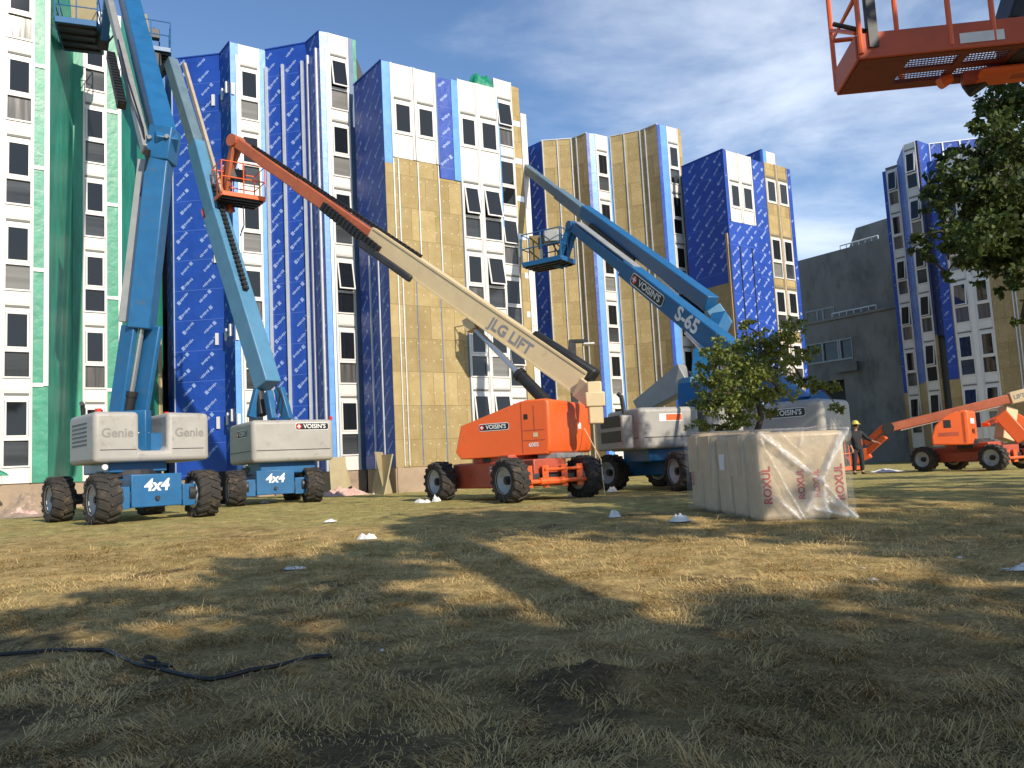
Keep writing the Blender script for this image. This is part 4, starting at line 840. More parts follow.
boom(R, at(640, 408, 24.4), at(688, 376, 23.4), .5, .45, 'boom_grey', 'link', .5, .8); boom(R, at(688, 378, 23.2), at(690, 392, 23.2), .55, .5, 'genie_blue_light', 'elbow') 
MB().beam(at(690, 408, 22.6), at(690, 385, 22.8), .6, .4).build('boom_mount', 'genie_blue', R, bevel=.03)
el = at(712, 312, 25.0)
boom(R, at(700, 402, 22.9), at(703, 352, 23.8), .5, .42, 'genie_blue', 'riser'); boom(R, at(703, 358, 23.7), at(722, 318, 24.8), .46, .5, 'genie_blue', 'riser')
boom(R, el+Vector((.35, .0, -.5)), el+Vector((0, 0, .12)), .4, .5, 'genie_blue_light', 'elbow')
e_tip = at(519, 163, 37.2); pm = along(el, e_tip, .52)
boom(R, el+Vector((0, 0, .25)), along(el, e_tip, .56)+Vector((0, 0, .1)), .42, .48, 'genie_blue', 'boom'); boom(R, along(el, e_tip, .5), along(el, e_tip, .72), .36, .46, 'boom_teal', 'fly_boom'); boom(R, along(el, e_tip, .7), e_tip, .28, .38, 'boom_teal', 'fly_boom')
dE = (e_tip-el).normalized(); rr = dE.cross(Z).normalized(); rr = rr if rr.dot(-el) > 0 else -rr
track(R, along(el, e_tip, .28)+rr*.28-Vector((0, 0, .18)), along(el, e_tip, .50)+rr*.28-Vector((0, 0, .14)), .12, .2)
ram(R, along(el, e_tip, .02)-Vector((0, 0, .35)), along(el, e_tip, .2)-Vector((0, 0, .2)), .11, .5)
basket(R, e_tip+Vector((-1.1, .6, -1.2)), E1, 1.8, .8, 'genie_blue'); boom(R, e_tip, e_tip+Vector((-.6, .3, -1.0)), .2, .25, 'genie_blue', 'jib')
# ---------------- blue lift lettered S-65
c = Vector((5.55, 20.1)); fD_ = Vector((.3, -.95)).normalized(); rD = Vector((fD_.y, -fD_.x))
R = root('boom_lift', G(c.x, c.y), 'blue boom lift lettered S-65, its turntable hidden behind the small tree', 'boom lift', LG)
zc = chassis(R, c, fD_, 2.7, 1.05, .51, .44, 'genie_blue', plates=False)
e1 = Vector((.70, .71)).normalized(); e2 = Vector((-.71, .70)).normalized(); K = at(822.5, 415, 18.2)
cw = cowl(R, K, e1, 1.55, e2, 2.0, .22, 1.20, bev=.14); sticker(cw, v3(Vector(K[:2])+e2*.85-e1*.004, .93), v3(-e2), Z, .95)
mb = MB(); prism(mb, K+v3(e1*.5+e2*.6), e1, 1.0, e2, 1.6, .0, 1.15); mb.build('turntable', 'genie_blue', R, bevel=.03)
boom(R, at(812, 408, 19.6), at(826, 397, 19.6), .5, .45, 'genie_blue', 'boom_mount')
p0, p1 = at(800, 407, 19.7), at(573, 226, 27.0); dD = (p1-p0).normalized(); rr = dD.cross(Z).normalized(); rr = rr if rr.dot(-p0) > 0 else -rr; uu = dD.cross(rr); uu = uu if uu.z > 0 else -uu
boom(R, p0, along(p0, p1, .70), .48, .62, 'genie_blue', 'boom', .46, .50); boom(R, along(p0, p1, .62), p1, .34, .38, 'genie_blue', 'fly_boom', .32, .32)
boom(R, along(p0, p1, .66)+uu*.26, along(p0, p1, .98)+uu*.22, .3, .05, 'boom_grey', 'hose_tray', bevel=.01)
side_text(R, p0, p1, .388, 'S-65', .56, .02, 'sticker_white', .48, bold=.035); side_text(R, p0, p1, .565, "VOISIN'S", .3, .0, 'sticker_white', .48, sticker_w=1.65)
ram(R, at(770, 420, 19.2), along(p0, p1, .37)-uu*.25+rr*.3, .10, .02)
jb = at(560, 266, 27.3)
for k in (-1, 1): boom(R, p1+rr*(.13*k), jb+rr*(.13*k), .07, .22, 'genie_blue', 'jib', bevel=.01)
boom(R, p1+Vector((.08, 0, 0)), jb+Vector((.16, 0, -.05)), .16, .1, 'genie_blue', 'jib', bevel=.01); MB().cyl(p1-rr*.2, p1+rr*.2, .16, 14).build('pin', 'genie_blue', R)
bc = at(549, 266, 27.4); basket(R, bc, Vector((.84, -.54)), 1.5, .95, 'genie_blue', rim=.16)
MB().beam(jb+Vector((.05, 0, .05)), bc+Vector((.3, 0, .1)), .4, .3).build('basket_mount', 'genie_blue', R, bevel=.02)
MB().beam(bc+Vector((.12, -.2, .75)), bc+Vector((.12, -.2, 1.15)), .5, .35).build('control_box', 'boom_grey', R, bevel=.03)
hoses(R, [bc+Vector((.2, -.2, .8)), bc+Vector((.42, -.25, .55)), bc+Vector((.3, -.25, .25)), jb]); hoses(R, [bc+Vector((.1, -.2, .8)), bc+Vector((.3, -.25, .4)), jb+Vector((0, -.1, .2))])
# ---------------- small orange lift at the right
c = Vector((15.6, 28.5)); fF_ = Vector((.53, -.85)).normalized(); rF = Vector((fF_.y, -fF_.x))
R = root('boom_lift', G(c.x, c.y), 'small orange articulated lift with its boom lowered, parked at the right under the tree', 'boom lift', LG)
zc = chassis(R, c, fF_, 2.36, .95, .44, .36, 'chassis_red', plates=False, hgt=.5)
QF = lambda a, b, z: v3(c+fF_*a+rF*b, z)
for b in (-.6, .1, .55): MB().beam(QF(1.4, b, zc-.2), QF(1.4, b, zc+.2), .12, .12).build('axle_bracket', 'lift_orange', R)
MB().tube([QF(1.5, -.75, zc-.06), QF(1.5, .75, zc-.06)], .045, 8).build('steering_rod', 'lift_orange', R)
e1 = Vector((.62, .78)).normalized(); e2 = Vector((-.95, .30)).normalized(); K2 = Vector(at(967, 430, 27.4)[:2])
h1 = hood(MB(), [(0, .0), (0, 1.12), (.25, 1.14), (.6, 1.02), (.95, .70), (1.08, .35), (1.08, .05)], e2, 0, .8, K2, e1).build('hood', 'lift_orange', R, bevel=.05, seg=3)
h2 = hood(MB(), [(-.02, .02), (-.05, .3), (-.05, 1.1), (0, 1.16), (.2, 1.15), (.2, .0)], e2, 0, 1.35, K2-e2*.02, e1).build('counterweight', 'lift_orange', R, bevel=.07, seg=3)
MB().hexa([v3(K2+e2*a-e1*o, z) for z in (.60, .86) for a, o in ((.68, .007), (.46, .007), (.46, -.02), (.68, -.02))]).build('vent_grille', 'black', h1)
o = v3(K2+e1*.62-e2*(-.0)+(-e2)*.078, .80); MB().poly([o+v3(e1*a, z) for a, z in ((-.33, -.09), (.33, -.09), (.33, .09), (-.33, .09))]).build('sticker', 'sticker_white', h2)
MB().text('450AJ', v3(K2+e1*.66-e2*.080, .45), v3(e1), Z, .22, bold=.03).build('lettering', 'sticker_black', h2)
MB().poly([v3(K2+e2*a-e1*.008, z) for a, z in ((.85, .33), (.25, .33), (.25, .45), (.85, .45))]).build('sticker', 'chassis_red', h1)
MB().beam(QF(-.7, 0, -.1), QF(.8, 0, -.1), .95, .35).build('turntable', 'chassis_red', R, bevel=.03)
q0, q1 = at(1016, 397, 28.4), at(889, 428, 29.6); qm = along(q0, q1, .05)
boom(R, q0+(q0-q1).normalized()*.6, qm, .32, .42, 'boom_cream', 'boom'); boom(R, along(q0, q1, -.02), q1, .24, .31, 'fly_rust', 'fly_boom'); side_text(R, q0, q1, -.015, 'LIFT', .2, 0, 'boom_lettering', .32)
MB().beam(along(q0, q1, .14)+Vector((0, -.1, -.17)), along(q0, q1, .92)+Vector((0, -.1, -.17)), .22, .03).build('boom_lit_strip', 'boom_tan', R)  # tan strip painted for light caught along the boom's underside
boom(R, at(1004, 440, 28.6), at(1008, 408, 28.7), .4, .5, 'boom_cream', 'upright'); boom(R, at(1000, 414, 27.9), at(1024, 440, 27.6), .16, .45, 'lift_orange', 'tower_link'); boom(R, at(1012, 416, 28.9), at(1044, 436, 28.6), .3, .35, 'lift_orange', 'tower_link')
boom(R, at(985, 425, 28.2), at(1003, 416, 28.5), .3, .14, 'lift_orange', 'tower_link')
MB().cyl(q1-Vector((.1, .15, 0)), q1+Vector((.0, .15, 0)), .2, 12).build('pin', 'black', R)
q2 = at(866, 447, 30.2)
for k in (0, .34): boom(R, q1+Vector((-.15, 0, .05-k)), q2+Vector((.0, 0, .12-k)), .16, .2, 'lift_orange', 'jib', bevel=.02)
bc = G(11.9, 30.6, .12); basket(R, bc, Vector((.85, .5)), 1.5, .75, 'lift_orange', rim=.14)
boom(R, q2+Vector((.1, 0, -.2)), bc+Vector((.3, 0, .3)), .3, .4, 'lift_orange', 'basket_mount')
# ---------------- orange lift reaching in from the right, basket overhead
zb_ = 3.72; n0, n1, f0_ = atz(859, 60, zb_), atz(1006, 45, zb_), atz(841, 95, zb_)
l = Vector((n1-n0)[:2]).normalized(); wv = Vector((-l.y, l.x)); Wd = Vector((f0_-n0)[:2]).dot(wv); Lb = 1.86
R = root('boom_lift', G(6.3, -4.2), 'orange boom lift of which only the overhead basket shows at the upper right', 'boom lift', LG)
P = lambda a, b, z: v3(Vector(n0[:2])+l*a+wv*b, zb_+z)
mb = MB(); tb = .26
mb.beam(P(0, 0, tb/2), P(Lb-.28, 0, tb/2), .03, tb); mb.beam(P(0, Wd, .05), P(Lb, Wd, .05), .03, .10); mb.beam(P(0, .02, tb/2), P(0, Wd-.02, tb/2), .03, tb); mb.beam(P(Lb-.28, 0, tb/2), P(Lb, .3, tb/2), .03, tb); mb.beam(P(Lb, .3, tb/2), P(Lb, Wd, tb/2), .03, tb)
bk = mb.build('basket', 'lift_weathered_shaded', R, bevel=.012, seg=2)
mb = MB()
for (a0_, a1_, b0_, b1_) in ((.02, .50, .02, Wd-.02), (.50, Lb-.05, .02, .10), (.50, Lb-.05, Wd*.42, Wd*.52), (.50, Lb-.05, Wd*.80, Wd-.02), (.98, 1.05, .10, Wd*.42), (.98, 1.05, Wd*.52, Wd*.8), (1.45, Lb-.05, .10, Wd*.42), (1.45, Lb-.05, Wd*.52, Wd*.8)):
    mb.hexa([P(a, b, z) for z in (.0, .03) for a, b in ((a0_, b0_), (a1_, b0_), (a1_, b1_), (a0_, b1_))])
mb.build('basket_floor', 'floor_rust_shaded', bk)
mb = MB()
for (a0_, a1_, b0_, b1_) in ((.5, .98, .10, Wd*.42), (1.05, 1.45, .10, Wd*.42), (.5, .98, Wd*.52, Wd*.8), (1.05, 1.45, Wd*.52, Wd*.8)):
    k = a0_
    while k < a1_-.02:
        mb.beam(P(k, b0_, .015), P(min(a1_, k+.06), b1_, .015), .006, .012); k += .03
    k = b0_
    while k < b1_: mb.beam(P(a0_, k, .02), P(a1_, k, .02), .006, .010); k += .045
mb.build('floor_grating', 'floor_rust_shaded', bk)
mb = MB()
for a, b in ((.02, -.02), (.0, Wd), (.66, Wd), (.85, 0), (Lb-.62, 0), (Lb, Wd), (Lb-.02, .3)): mb.tube([P(a, b, .05), P(a, b, 1.1)], .026, 8)
for z in (1.1, .6): mb.tube([P(0, 0, z), P(0, Wd, z), P(Lb, Wd, z)] , .024, 8)
mb.tube([P(0, 0, 1.1), P(Lb-.3, 0, 1.1), P(Lb, .3, 1.1)], .024, 8); mb.tube([P(0, .02, .28), P(0, Wd, .72)], .022, 8)
mb.build('guard_rail', 'lift_orange', bk)
MB().beam(P(.14, 0, .1), P(.14, 0, .7), .09, .07).build('gate_post', 'dark_steel', bk); MB().tube([P(-.22, -.05, .36), P(.45, .12, .22)], .022, 8).build('bar', 'black', bk)
MB().poly([P(a, -.022, z) for a, z in ((.92, .05), (1.32, .05), (1.32, .15), (.92, .15))]).build('sticker', 'litter_white', bk)
MB().text('CAUTION', P(1.12, -.026, .10), v3(l), Z, .075, bold=.01).build('lettering', 'boom_lettering', bk) if False else None
MB().beam(P(Lb-.35, .35, .16), P(Lb+.35, .35, .10), .5, .36).build('basket_mount', 'dark_steel', R, bevel=.03)
MB().beam(P(1.15, Wd*.7, -.05), P(1.75, Wd*.6, -.06), .12, .10).build('rotator', 'chassis_red', R); MB().cyl(P(.95, Wd*.75, -.07), P(1.05, Wd*.75, -.01), .06, 10).build('bolt', 'lift_orange', R)
MB().beam(P(Lb-.2, .4, 0.28), P(Lb+.1, .4, 1.05), .5, .4).build('control_box', 'black', R, bevel=.03)
bA = P(Lb+.25, .35, .0); jq = P(Lb+.9, .45, -.08)
boom(R, P(Lb-.6, Wd*.66, -.07), jq, .34, .07, 'lift_orange', 'jib'); boom(R, P(Lb+.25, .1, .35), P(Lb-.62, Wd*.92, -.12), .16, .14, 'black', 'jib'); boom(R, bA, jq+Vector((0, 0, .15)), .2, .3, 'chassis_red', 'jib')
elb = Vector((11.9, -3.9, 11.8)); low = Vector((6.2, -2.66, 2.2))                # tower boom up to the elbow, main boom down to the basket
boom(R, jq+Vector((.1, .1, 0)), along(jq, elb, .5), .30, .36, 'lift_orange', 'fly_boom'); boom(R, along(jq, elb, .45), elb, .40, .5, 'boom_cream', 'boom')
boom(R, low, elb, .50, .5, 'boom_cream', 'tower_boom'); MB().cyl(elb-Vector((.3, 0, 0)), elb+Vector((.3, 0, 0)), .36, 14).build('elbow', 'lift_orange', R)
c = Vector((5.9, -3.1)); chassis(R, c, Vector((.3, 1)), 2.8, 1.06, .5, .42, 'chassis_red', plates=False)
mb = MB(); prism(mb, c+Vector((-1.1, -1.4)), Vector((1, 0)), 2.2, Vector((0, 1)), 2.2, gh(*c)+1.25, gh(*c)+2.4); mb.build('hood', 'lift_orange', R, bevel=.12, seg=3)
MB().beam(v3(c, gh(*c)+2.3), low, .5, .5).build('upright', 'boom_cream', R, bevel=.03)
# ================================================================ ground
def axis(parts):
    o = []
    for a, b, n in parts: o += list(np.linspace(a, b, n, endpoint=False))
    return np.array(o+[parts[-1][1]])
xs = axis([(-1500, -60, 10), (-60, -22, 20), (-22, -6, 40), (-6, 7, 150), (7, 26, 45), (26, 70, 20), (70, 1500, 10)])
ys = axis([(-400, -30, 8), (-30, 2.5, 20), (2.5, 14, 190), (14, 34, 70), (34, 80, 20), (80, 2500, 12)])
vv = []
for y in ys:
    for x in xs:
        n = 0.
        if -25 < x < 30 and -2 < y < 36:
            n = .03*mnoise.noise(Vector((x*.9, y*.9, 0)))+.018*mnoise.noise(Vector((x*2.7, y*2.7, 5)))+.012*mnoise.noise(Vector((x*7, y*7, 9)))+.075*mnoise.noise(Vector((x*11, y*11, 2)))*math.exp(-((x-.32)**2+(y-5.25)**2)/.10)
        vv.append((x, y, gh(x, y)+n))
nx, ny = len(xs), len(ys); ff = [(j*nx+i, j*nx+i+1, (j+1)*nx+i+1, (j+1)*nx+i) for j in range(ny-1) for i in range(nx-1)]
me = bpy.data.meshes.new('ground'); me.from_pydata(vv, [], ff); me.materials.append(M['lawn']); me.polygons.foreach_set('use_smooth', [True]*len(me.polygons)); g = bpy.data.objects.new('ground', me); COL.objects.link(g); g['kind'] = 'structure'
# ---------------------------------------------------------------- grass
def ghv(x, y):
    a = -1.70+.063*y; b = np.where(y < 45, -.74+.006*np.maximum(y-20, 0), -.59); k = .16; h = np.maximum(k-np.abs(a-b), 0)/k
    gg = np.minimum(a, b)-h*h*k*.25-.011*np.clip(x, -20, 30)*np.minimum(1, np.maximum(0, (y-9)/14))
    return gg+.13*np.exp(-((x-.32)**2+(y-5.25)**2)/.12)+.05*np.exp(-((x-4.0)**2+((y-8.6)*1.3)**2)/.5)
def fbm(x, y, sc, seed):
    r = np.random.RandomState(seed); o = np.zeros_like(x)
    for k in range(7):
        a = r.uniform(0, 2*math.pi); fq = sc*r.uniform(.6, 1.9); o += np.sin(fq*(x*math.cos(a)+y*math.sin(a))+r.uniform(0, 6)+1.3*np.sin(fq*.7*(x*math.sin(a)-y*math.cos(a))+r.uniform(0, 6)))
    return o/7
def mesh_np(name, co, faces_n, tint, material, parent=None):
    # faces_n: (F,k) int array; tint per vertex
    me = bpy.data.meshes.new(name); k = faces_n.shape[1]; me.vertices.add(len(co)); me.vertices.foreach_set('co', co.astype(np.float32).ravel())
    me.loops.add(faces_n.size); me.loops.foreach_set('vertex_index', faces_n.astype(np.int32).ravel()); me.polygons.add(len(faces_n)); me.polygons.foreach_set('loop_start', np.arange(0, faces_n.size, k, dtype=np.int32))
    me.update(calc_edges=True); a = me.attributes.new('tint', 'FLOAT', 'POINT'); a.data.foreach_set('value', tint.astype(np.float32)); me.materials.append(M[material])
    o = bpy.data.objects.new(name, me); COL.objects.link(o); MW[o.name] = Vector((0, 0, 0))
    if parent: o.parent = parent; o.location = -MW[parent.name]; 
    return o
def blades(N_, dmin, dmax, hmul, lay, seed, power=1.0):
    r = np.random.RandomState(seed); u = r.rand(N_); d = dmin*(dmax/dmin)**(u**power) ; th = r.uniform(-.66, .66, N_); x = d*np.tan(th); y = d.copy()
    bare = fbm(x, y, 2.6, 3)+.5*fbm(x, y, 7, 9); bare = bare+.16*np.clip((8-y)/4, 0, 1); bare = np.maximum(bare, .9*np.exp(-((x-.3)**2+(y-5.25)**2)/.12)); bare = np.maximum(bare, .8*np.exp(-((x+.6)**2+(y-5.9)**2)/.25)); keep = r.rand(N_) < np.clip(1.0-1.9*np.maximum(0, bare-.10)+.5*fbm(x, y, 14, 33), .06, 1); x, y, d = x[keep], y[keep], d[keep]; n = len(x)
    z = ghv(x, y); green = .46+.75*fbm(x, y, 1.1, 21)+.35*fbm(x, y, 5, 22)
    tint = np.clip(1.0-.55*np.clip(green, 0, 1)-np.clip((y-9)/16, 0, .30)-.34*np.clip((8-y)/4, 0, 1)+r.normal(0, .17, n), 0, 1)  # blades close by tinted darker to deepen the foreground shade
    clump = fbm(x, y, 9, 71)+.6*fbm(x, y, 19, 72); L = hmul*(.012+.026*r.rand(n)**2)*np.clip(1+1.5*clump+.5*fbm(x, y, 3, 5), .35, 2.4); fld = 2.6*fbm(x, y, 1.7, 61)+1.6*fbm(x, y, 5, 62); ang = 1.0+2.2*fld+r.normal(0, .75, n); lean = np.clip(r.normal(lay, .25, n), .1, 1.5); wd = (.0009+.0012*r.rand(n))*(1+d*.10)
    dx, dy = np.cos(ang), np.sin(ang); px, py = -dy, dx
    co = np.zeros((n, 5, 3)); h1 = L*.55
    for i, (t, wv_) in enumerate(((0, 1), (0, -1), (.55, .8), (.55, -.8), (1, 0))):
        le = lean*(.75 if t < .6 else 1.1); hh = L*t*np.cos(np.minimum(le, 1.45))+.004; hr = L*t*np.sin(np.minimum(le, 1.5))
        co[:, i, 0] = x+dx*hr+px*wd*wv_; co[:, i, 1] = y+dy*hr+py*wd*wv_; co[:, i, 2] = z+hh-.004
    return co.reshape(-1, 3), np.repeat(tint, 5), n
CO = []; TI = []; nn = 0
for args in ((210000, 3.2, 9, (.72), 1.36, 1), (90000, 6, 16, .75, 1.3, 2), (40000, 10, 27, .65, .9, 3), (130000, 3.2, 13, 4.0, 1.50, 4)):
    c_, t_, n_ = blades(*args); CO.append(c_); TI.append(np.clip(t_+(.3 if args[5] == 4 else 0), 0, 1)); nn += n_
CO = np.concatenate(CO); TI = np.concatenate(TI); b = np.arange(nn)[:, None]*5
F3 = np.concatenate([b+np.array([[0, 1, 3]]), b+np.array([[0, 3, 2]]), b+np.array([[2, 3, 4]])])
o = mesh_np('grass', CO, F3, TI, 'grass_blade'); o['kind'] = 'stuff'; o['label'] = 'dry mown grass and loose straw lying over the lawn'; o['category'] = 'grass'
# ================================================================ trees
def leaves(name, clumps, n_per, size, material, parent, seed, flat=.5, dens=1.0):
    r = np.random.RandomState(seed); C_ = []; T_ = []
    for (cx, cy, cz, rx, ry, rz) in clumps:
        n = int(n_per*dens*(rx*ry*rz)**(2/3.)); u = r.normal(size=(n, 3)); u /= np.linalg.norm(u, axis=1)[:, None]; rad = r.rand(n)**.45
        # leaves sit in twig clusters inside the clump
        k = max(4, n//16); tw = r.normal(size=(k, 3)); tw /= np.linalg.norm(tw, axis=1)[:, None]; tw *= (r.rand(k)**.4)[:, None]; p = tw[r.randint(0, k, n)]+u*rad[:, None]*.26
        P_ = np.stack([cx+p[:, 0]*rx, cy+p[:, 1]*ry, cz+p[:, 2]*rz], 1); C_.append(P_); T_.append(np.clip(r.normal(.45, .22, n)+.12*r.normal(), 0, 1))
    P_ = np.concatenate(C_); T_ = np.concatenate(T_); n = len(P_); a = r.normal(size=(n, 3)); a[:, 2] -= .5; a /= np.linalg.norm(a, axis=1)[:, None]; b_ = r.normal(size=(n, 3)); b_[:, 2] += 0; b_ -= a*(a*b_).sum(1)[:, None]; b_ /= np.linalg.norm(b_, axis=1)[:, None]; nrm = np.cross(a, b_)
    s = size*r.uniform(.6, 1.25, n)[:, None]; co = np.zeros((n, 6, 3))
    co[:, 0] = P_; co[:, 1] = P_+a*s*.45+b_*s*.42+nrm*s*.10; co[:, 2] = P_+a*s*.8+b_*s*.2; co[:, 3] = P_+a*s*1.15; co[:, 4] = P_+a*s*.8-b_*s*.2; co[:, 5] = P_+a*s*.45-b_*s*.42+nrm*s*.10
    i = np.arange(n)[:, None]*6; F_ = np.concatenate([i+np.array([[0, 1, 2, 3]]), i+np.array([[0, 3, 4, 5]])])
    return mesh_np(name, co.reshape(-1, 3), F_, np.repeat(T_, 6), material, parent)
def tree(label, base, clumps, n_per, size, material, trunk_r, seed, top=None, group=None, name='tree'):
    R = root(name, base, label, 'tree', group); rs = random.Random(seed); cs = [Vector(c[:3]) for c in clumps]
    ctr = sum(cs, Vector())/len(cs); top = Vector(top) if top else Vector((ctr.x, ctr.y, max(c.z for c in cs)))
    mb = MB(); n = 9; pts = []
    for k in range(n):
        t = k/(n-1); p = Vector(base).lerp(top, t); q = .10*math.sin(t*3.1); p += Vector((mnoise.noise(Vector((t*3, seed, 0))), mnoise.noise(Vector((t*3, 0, seed))), 0))*q*3
        pts.append(p)
    pts[0] = Vector(base)-Vector((0, 0, .15)); mb.tube(pts, trunk_r, 10, 0, trunk_r*.2); tr = mb.build('trunk', 'bark', R, smooth=True)
    done = [(p, i) for i, p in enumerate(pts[3:])]
    for c in sorted(cs, key=lambda q: min((q-p).length for p in pts[3:])):
        s = min((p for p, _ in done), key=lambda p: (p-c).length+.25*max(0, p.z-c.z)); done.append((c, 0)); L_ = (c-s).length; m1 = s.lerp(c, .5)+Vector((rs.uniform(-.12, .12), rs.uniform(-.12, .12), .10))*L_; mm_ = s.lerp(m1, .5)+Vector((rs.uniform(-.06, .06), rs.uniform(-.06, .06), .05))*L_
        MB().tube([s, mm_, m1, m1.lerp(c, .5)+Vector((0, 0, .04))*L_, c], max(.010, min(trunk_r*.35, .012+.025*L_)), 6, 0, .006).build('limb', 'bark', tr, smooth=True)
    for c in ():
        t = min(.95, max(.25, (c.z-base[2])/(top.z-base[2]+.01)*.62)); s = pts[int(t*(n-1))]; m1 = s.lerp(c, .5)+Vector((rs.uniform(-.1, .1), rs.uniform(-.1, .1), .12*(c-s).length)); L_ = (c-s).length
        MB().tube([s, s.lerp(m1, .5)+Vector((0, 0, .03)), m1, m1.lerp(c, .6), c+(c-m1)*.3], max(.012, trunk_r*.34*min(1, L_/2+.35)), 6, 0, .008).build('limb', 'bark', tr, smooth=True)
    cr = leaves('crown', clumps, n_per, size, material, R, seed); return R
# small tree behind the bales
D = 14.6; cl = []
for px, py, r_, dy in ((722, 352, 22, 0), (752, 345, 24, .4), (782, 335, 20, -.3), (795, 322, 12, .2), (736, 375, 26, -.5), (768, 368, 26, .3), (792, 358, 18, .6), (712, 380, 20, .3), (705, 402, 16, -.2), (728, 404, 22, -.4), (752, 398, 20, .2), (778, 392, 18, -.4), (802, 380, 14, .3), (818, 385, 11, 0), (835, 385, 9, .2), (838, 408, 9, -.2), (700, 428, 14, .1), (744, 420, 14, -.2), (724, 428, 13, .3), (776, 347, 14, .1), (745, 326, 11, .2), (702, 365, 10, .2), (810, 352, 9, -.2), (770, 412, 10, .1), (742, 398, 18, -.5), (738, 420, 13, -.4), (760, 376, 18, -.6), (745, 362, 18, -.5)):
    p = at(px, py, D+dy); k = r_/830*D; cl.append((p.x, p.y, p.z, k*1.05, k*1.15, k*.62))
bx = at(742, 440, D); tree('small lit green tree standing right behind the wrapped insulation bales', G(bx.x, D), cl, 5600, .060, 'leaf_small', .085, 31, top=at(760, 335, D))
# big tree whose boughs hang in at the right
D = 11.5; cl = []
for px, py, r_, dy in ((1000, 100, 22, .2), (1025, 90, 30, .5), (985, 112, 12, 0), (1015, 135, 30, -.3), (985, 150, 20, .3), (948, 156, 12, 0), (960, 172, 18, -.3), (935, 180, 13, .3), (935, 200, 15, 0), (965, 205, 26, .4), (1000, 185, 32, -.2), (1030, 200, 34, .5), (950, 232, 18, 0), (918, 243, 11, .2), (928, 256, 9, -.1), (985, 238, 28, -.5), (1020, 245, 32, .2), (995, 270, 18, .4), (1030, 275, 20, -.3), (1045, 300, 16, .1), (965, 262, 11, .2), (948, 275, 7, 0), (1008, 290, 10, 0), (1022, 318, 9, 0), (978, 128, 10, -.2), (940, 215, 10, .1)):
    p = at(px, py, D+dy); k = r_/830*D; cl.append((p.x, p.y, p.z, k*1.1, k*1.6, k*.85))
for px, py, r_ in ((975, 165, 20), (990, 205, 24), (1010, 160, 26), (1010, 225, 28), (985, 255, 20), (1000, 120, 22), (970, 225, 20), (1035, 150, 28), (1030, 235, 30), (1045, 190, 34), (958, 190, 14), (1005, 255, 22), (1020, 110, 26), (945, 195, 12), (955, 245, 14)):
    p = at(px, py, D+.35); k = r_/830*D; cl.append((p.x, p.y, p.z, k*1.1, k*1.4, k*.85))
for k in range(26):
    p = at(random.uniform(1050, 1500), random.uniform(-120, 300), D+random.uniform(-.8, 2.5)); q = random.uniform(.5, .95); cl.append((p.x, p.y, p.z, q*1.15, q*1.2, q*.85))
tb = G(11.6, 12.6); tree('large dark leafy tree at the right edge, its boughs hanging across the right hand tower', tb, cl, 2900, .084, 'leaf_dark', .27, 41, top=Vector((11.4, 12.5, 6.6)))
# trees behind the camera: they give the lawn its broken shade
def sunpt(gx, gy, hgt):
    t = (hgt-gh(gx, gy))/SUN.z; return Vector((gx+SUN.x*t, gy+SUN.y*t, hgt))
def shade(label, base, targets, seed, tr=.24, n_per=520, size=.20, top=None):
    cl = []
    for gx, gy, hh, q in targets:
        p = sunpt(gx, gy, hh); cl.append((p.x, p.y, p.z, q, q, q*.75))
    tree(label, base, cl, n_per, size, 'leaf_dark', tr, seed, top=top)
rs = random.Random(3)
T1_ = [(x, y, 5.5+rs.uniform(0, 3.0), .75+rs.random()*.5) for x, y in ((-1.9, 3.9), (-.9, 4.1), (.2, 4.2), (1.2, 4.2), (2.2, 4.4), (-2.4, 4.9), (-1.3, 5.2), (-.2, 5.3), (.9, 5.4), (2.0, 5.5), (3.0, 5.4), (-1.6, 6.2), (-.6, 6.4), (-.3, 6.5), (2.7, 6.1), (3.9, 6.4), (1.8, 6.0), (-1.4, 7.3), (4.7, 7.4), (-2.6, 5.8), (5.2, 8.2), (-3.1, 4.4), (-3.8, 5.9), (-2.9, 6.4), (-4.4, 5.2), (-3.6, 5.0), (-4.9, 6.2), (.3, 5.9), (1.2, 5.0), (-.2, 4.6))]
T1_ += [(x, y, z_, q) for x, y, z_, q in ((-.9, 13.9, 6.6, .8), (-.2, 13.5, 6.8, .8), (-.4, 14.6, 7.2, .9), (-1.2, 14.6, 6.9, .8), (.4, 14.3, 6.4, .7))]
shade('broad leafy tree behind the camera that shades the foreground lawn', G(5.8, -9), T1_, 51, top=Vector((5.2, -8.6, 8)))
T2_ = [(x, y, 6.5+rs.uniform(0, 2.5), .7+rs.random()*.45) for x, y in ((-3.4, 8.6), (-2.6, 9.0), (-1.9, 9.6), (-2.2, 10.4), (-4.2, 8.1), (-1.4, 11.2), (-2.9, 9.9))]
shade('smaller tree behind the camera throwing the dark patch at the left of the lawn', G(5.5, -1.5), T2_, 52, .15, top=Vector((5.2, -1.2, 7.5)))
T3_ = [(x, y, 6.0+rs.uniform(0, 3), .7+rs.random()*.5) for x, y in ((.2, 14.0), (3.0, 11.2), (4.0, 10.8), (5.0, 11.4), (6.2, 11.2), (7.4, 11.4), (5.8, 13.6), (7.2, 14.4), (8.6, 14.2), (5.6, 9.6), (6.8, 9.6), (8.0, 12.6), (9.4, 16.2), (10.6, 17.6), (9.2, 19.0), (11.2, 21), (1.0, 12.4), (2.4, 12.0), (4.6, 9.0), (7.6, 17.6), (12, 24), (10.4, 24), (13.4, 22.4), (-.8, 12.6), (1.6, 14.6), (.9, 13.3))]
shade('tall spreading tree out of frame at the right that dapples the far lawn', G(15.0, 4), T3_, 53, .3, top=Vector((14.2, 4.2, 9.5)))
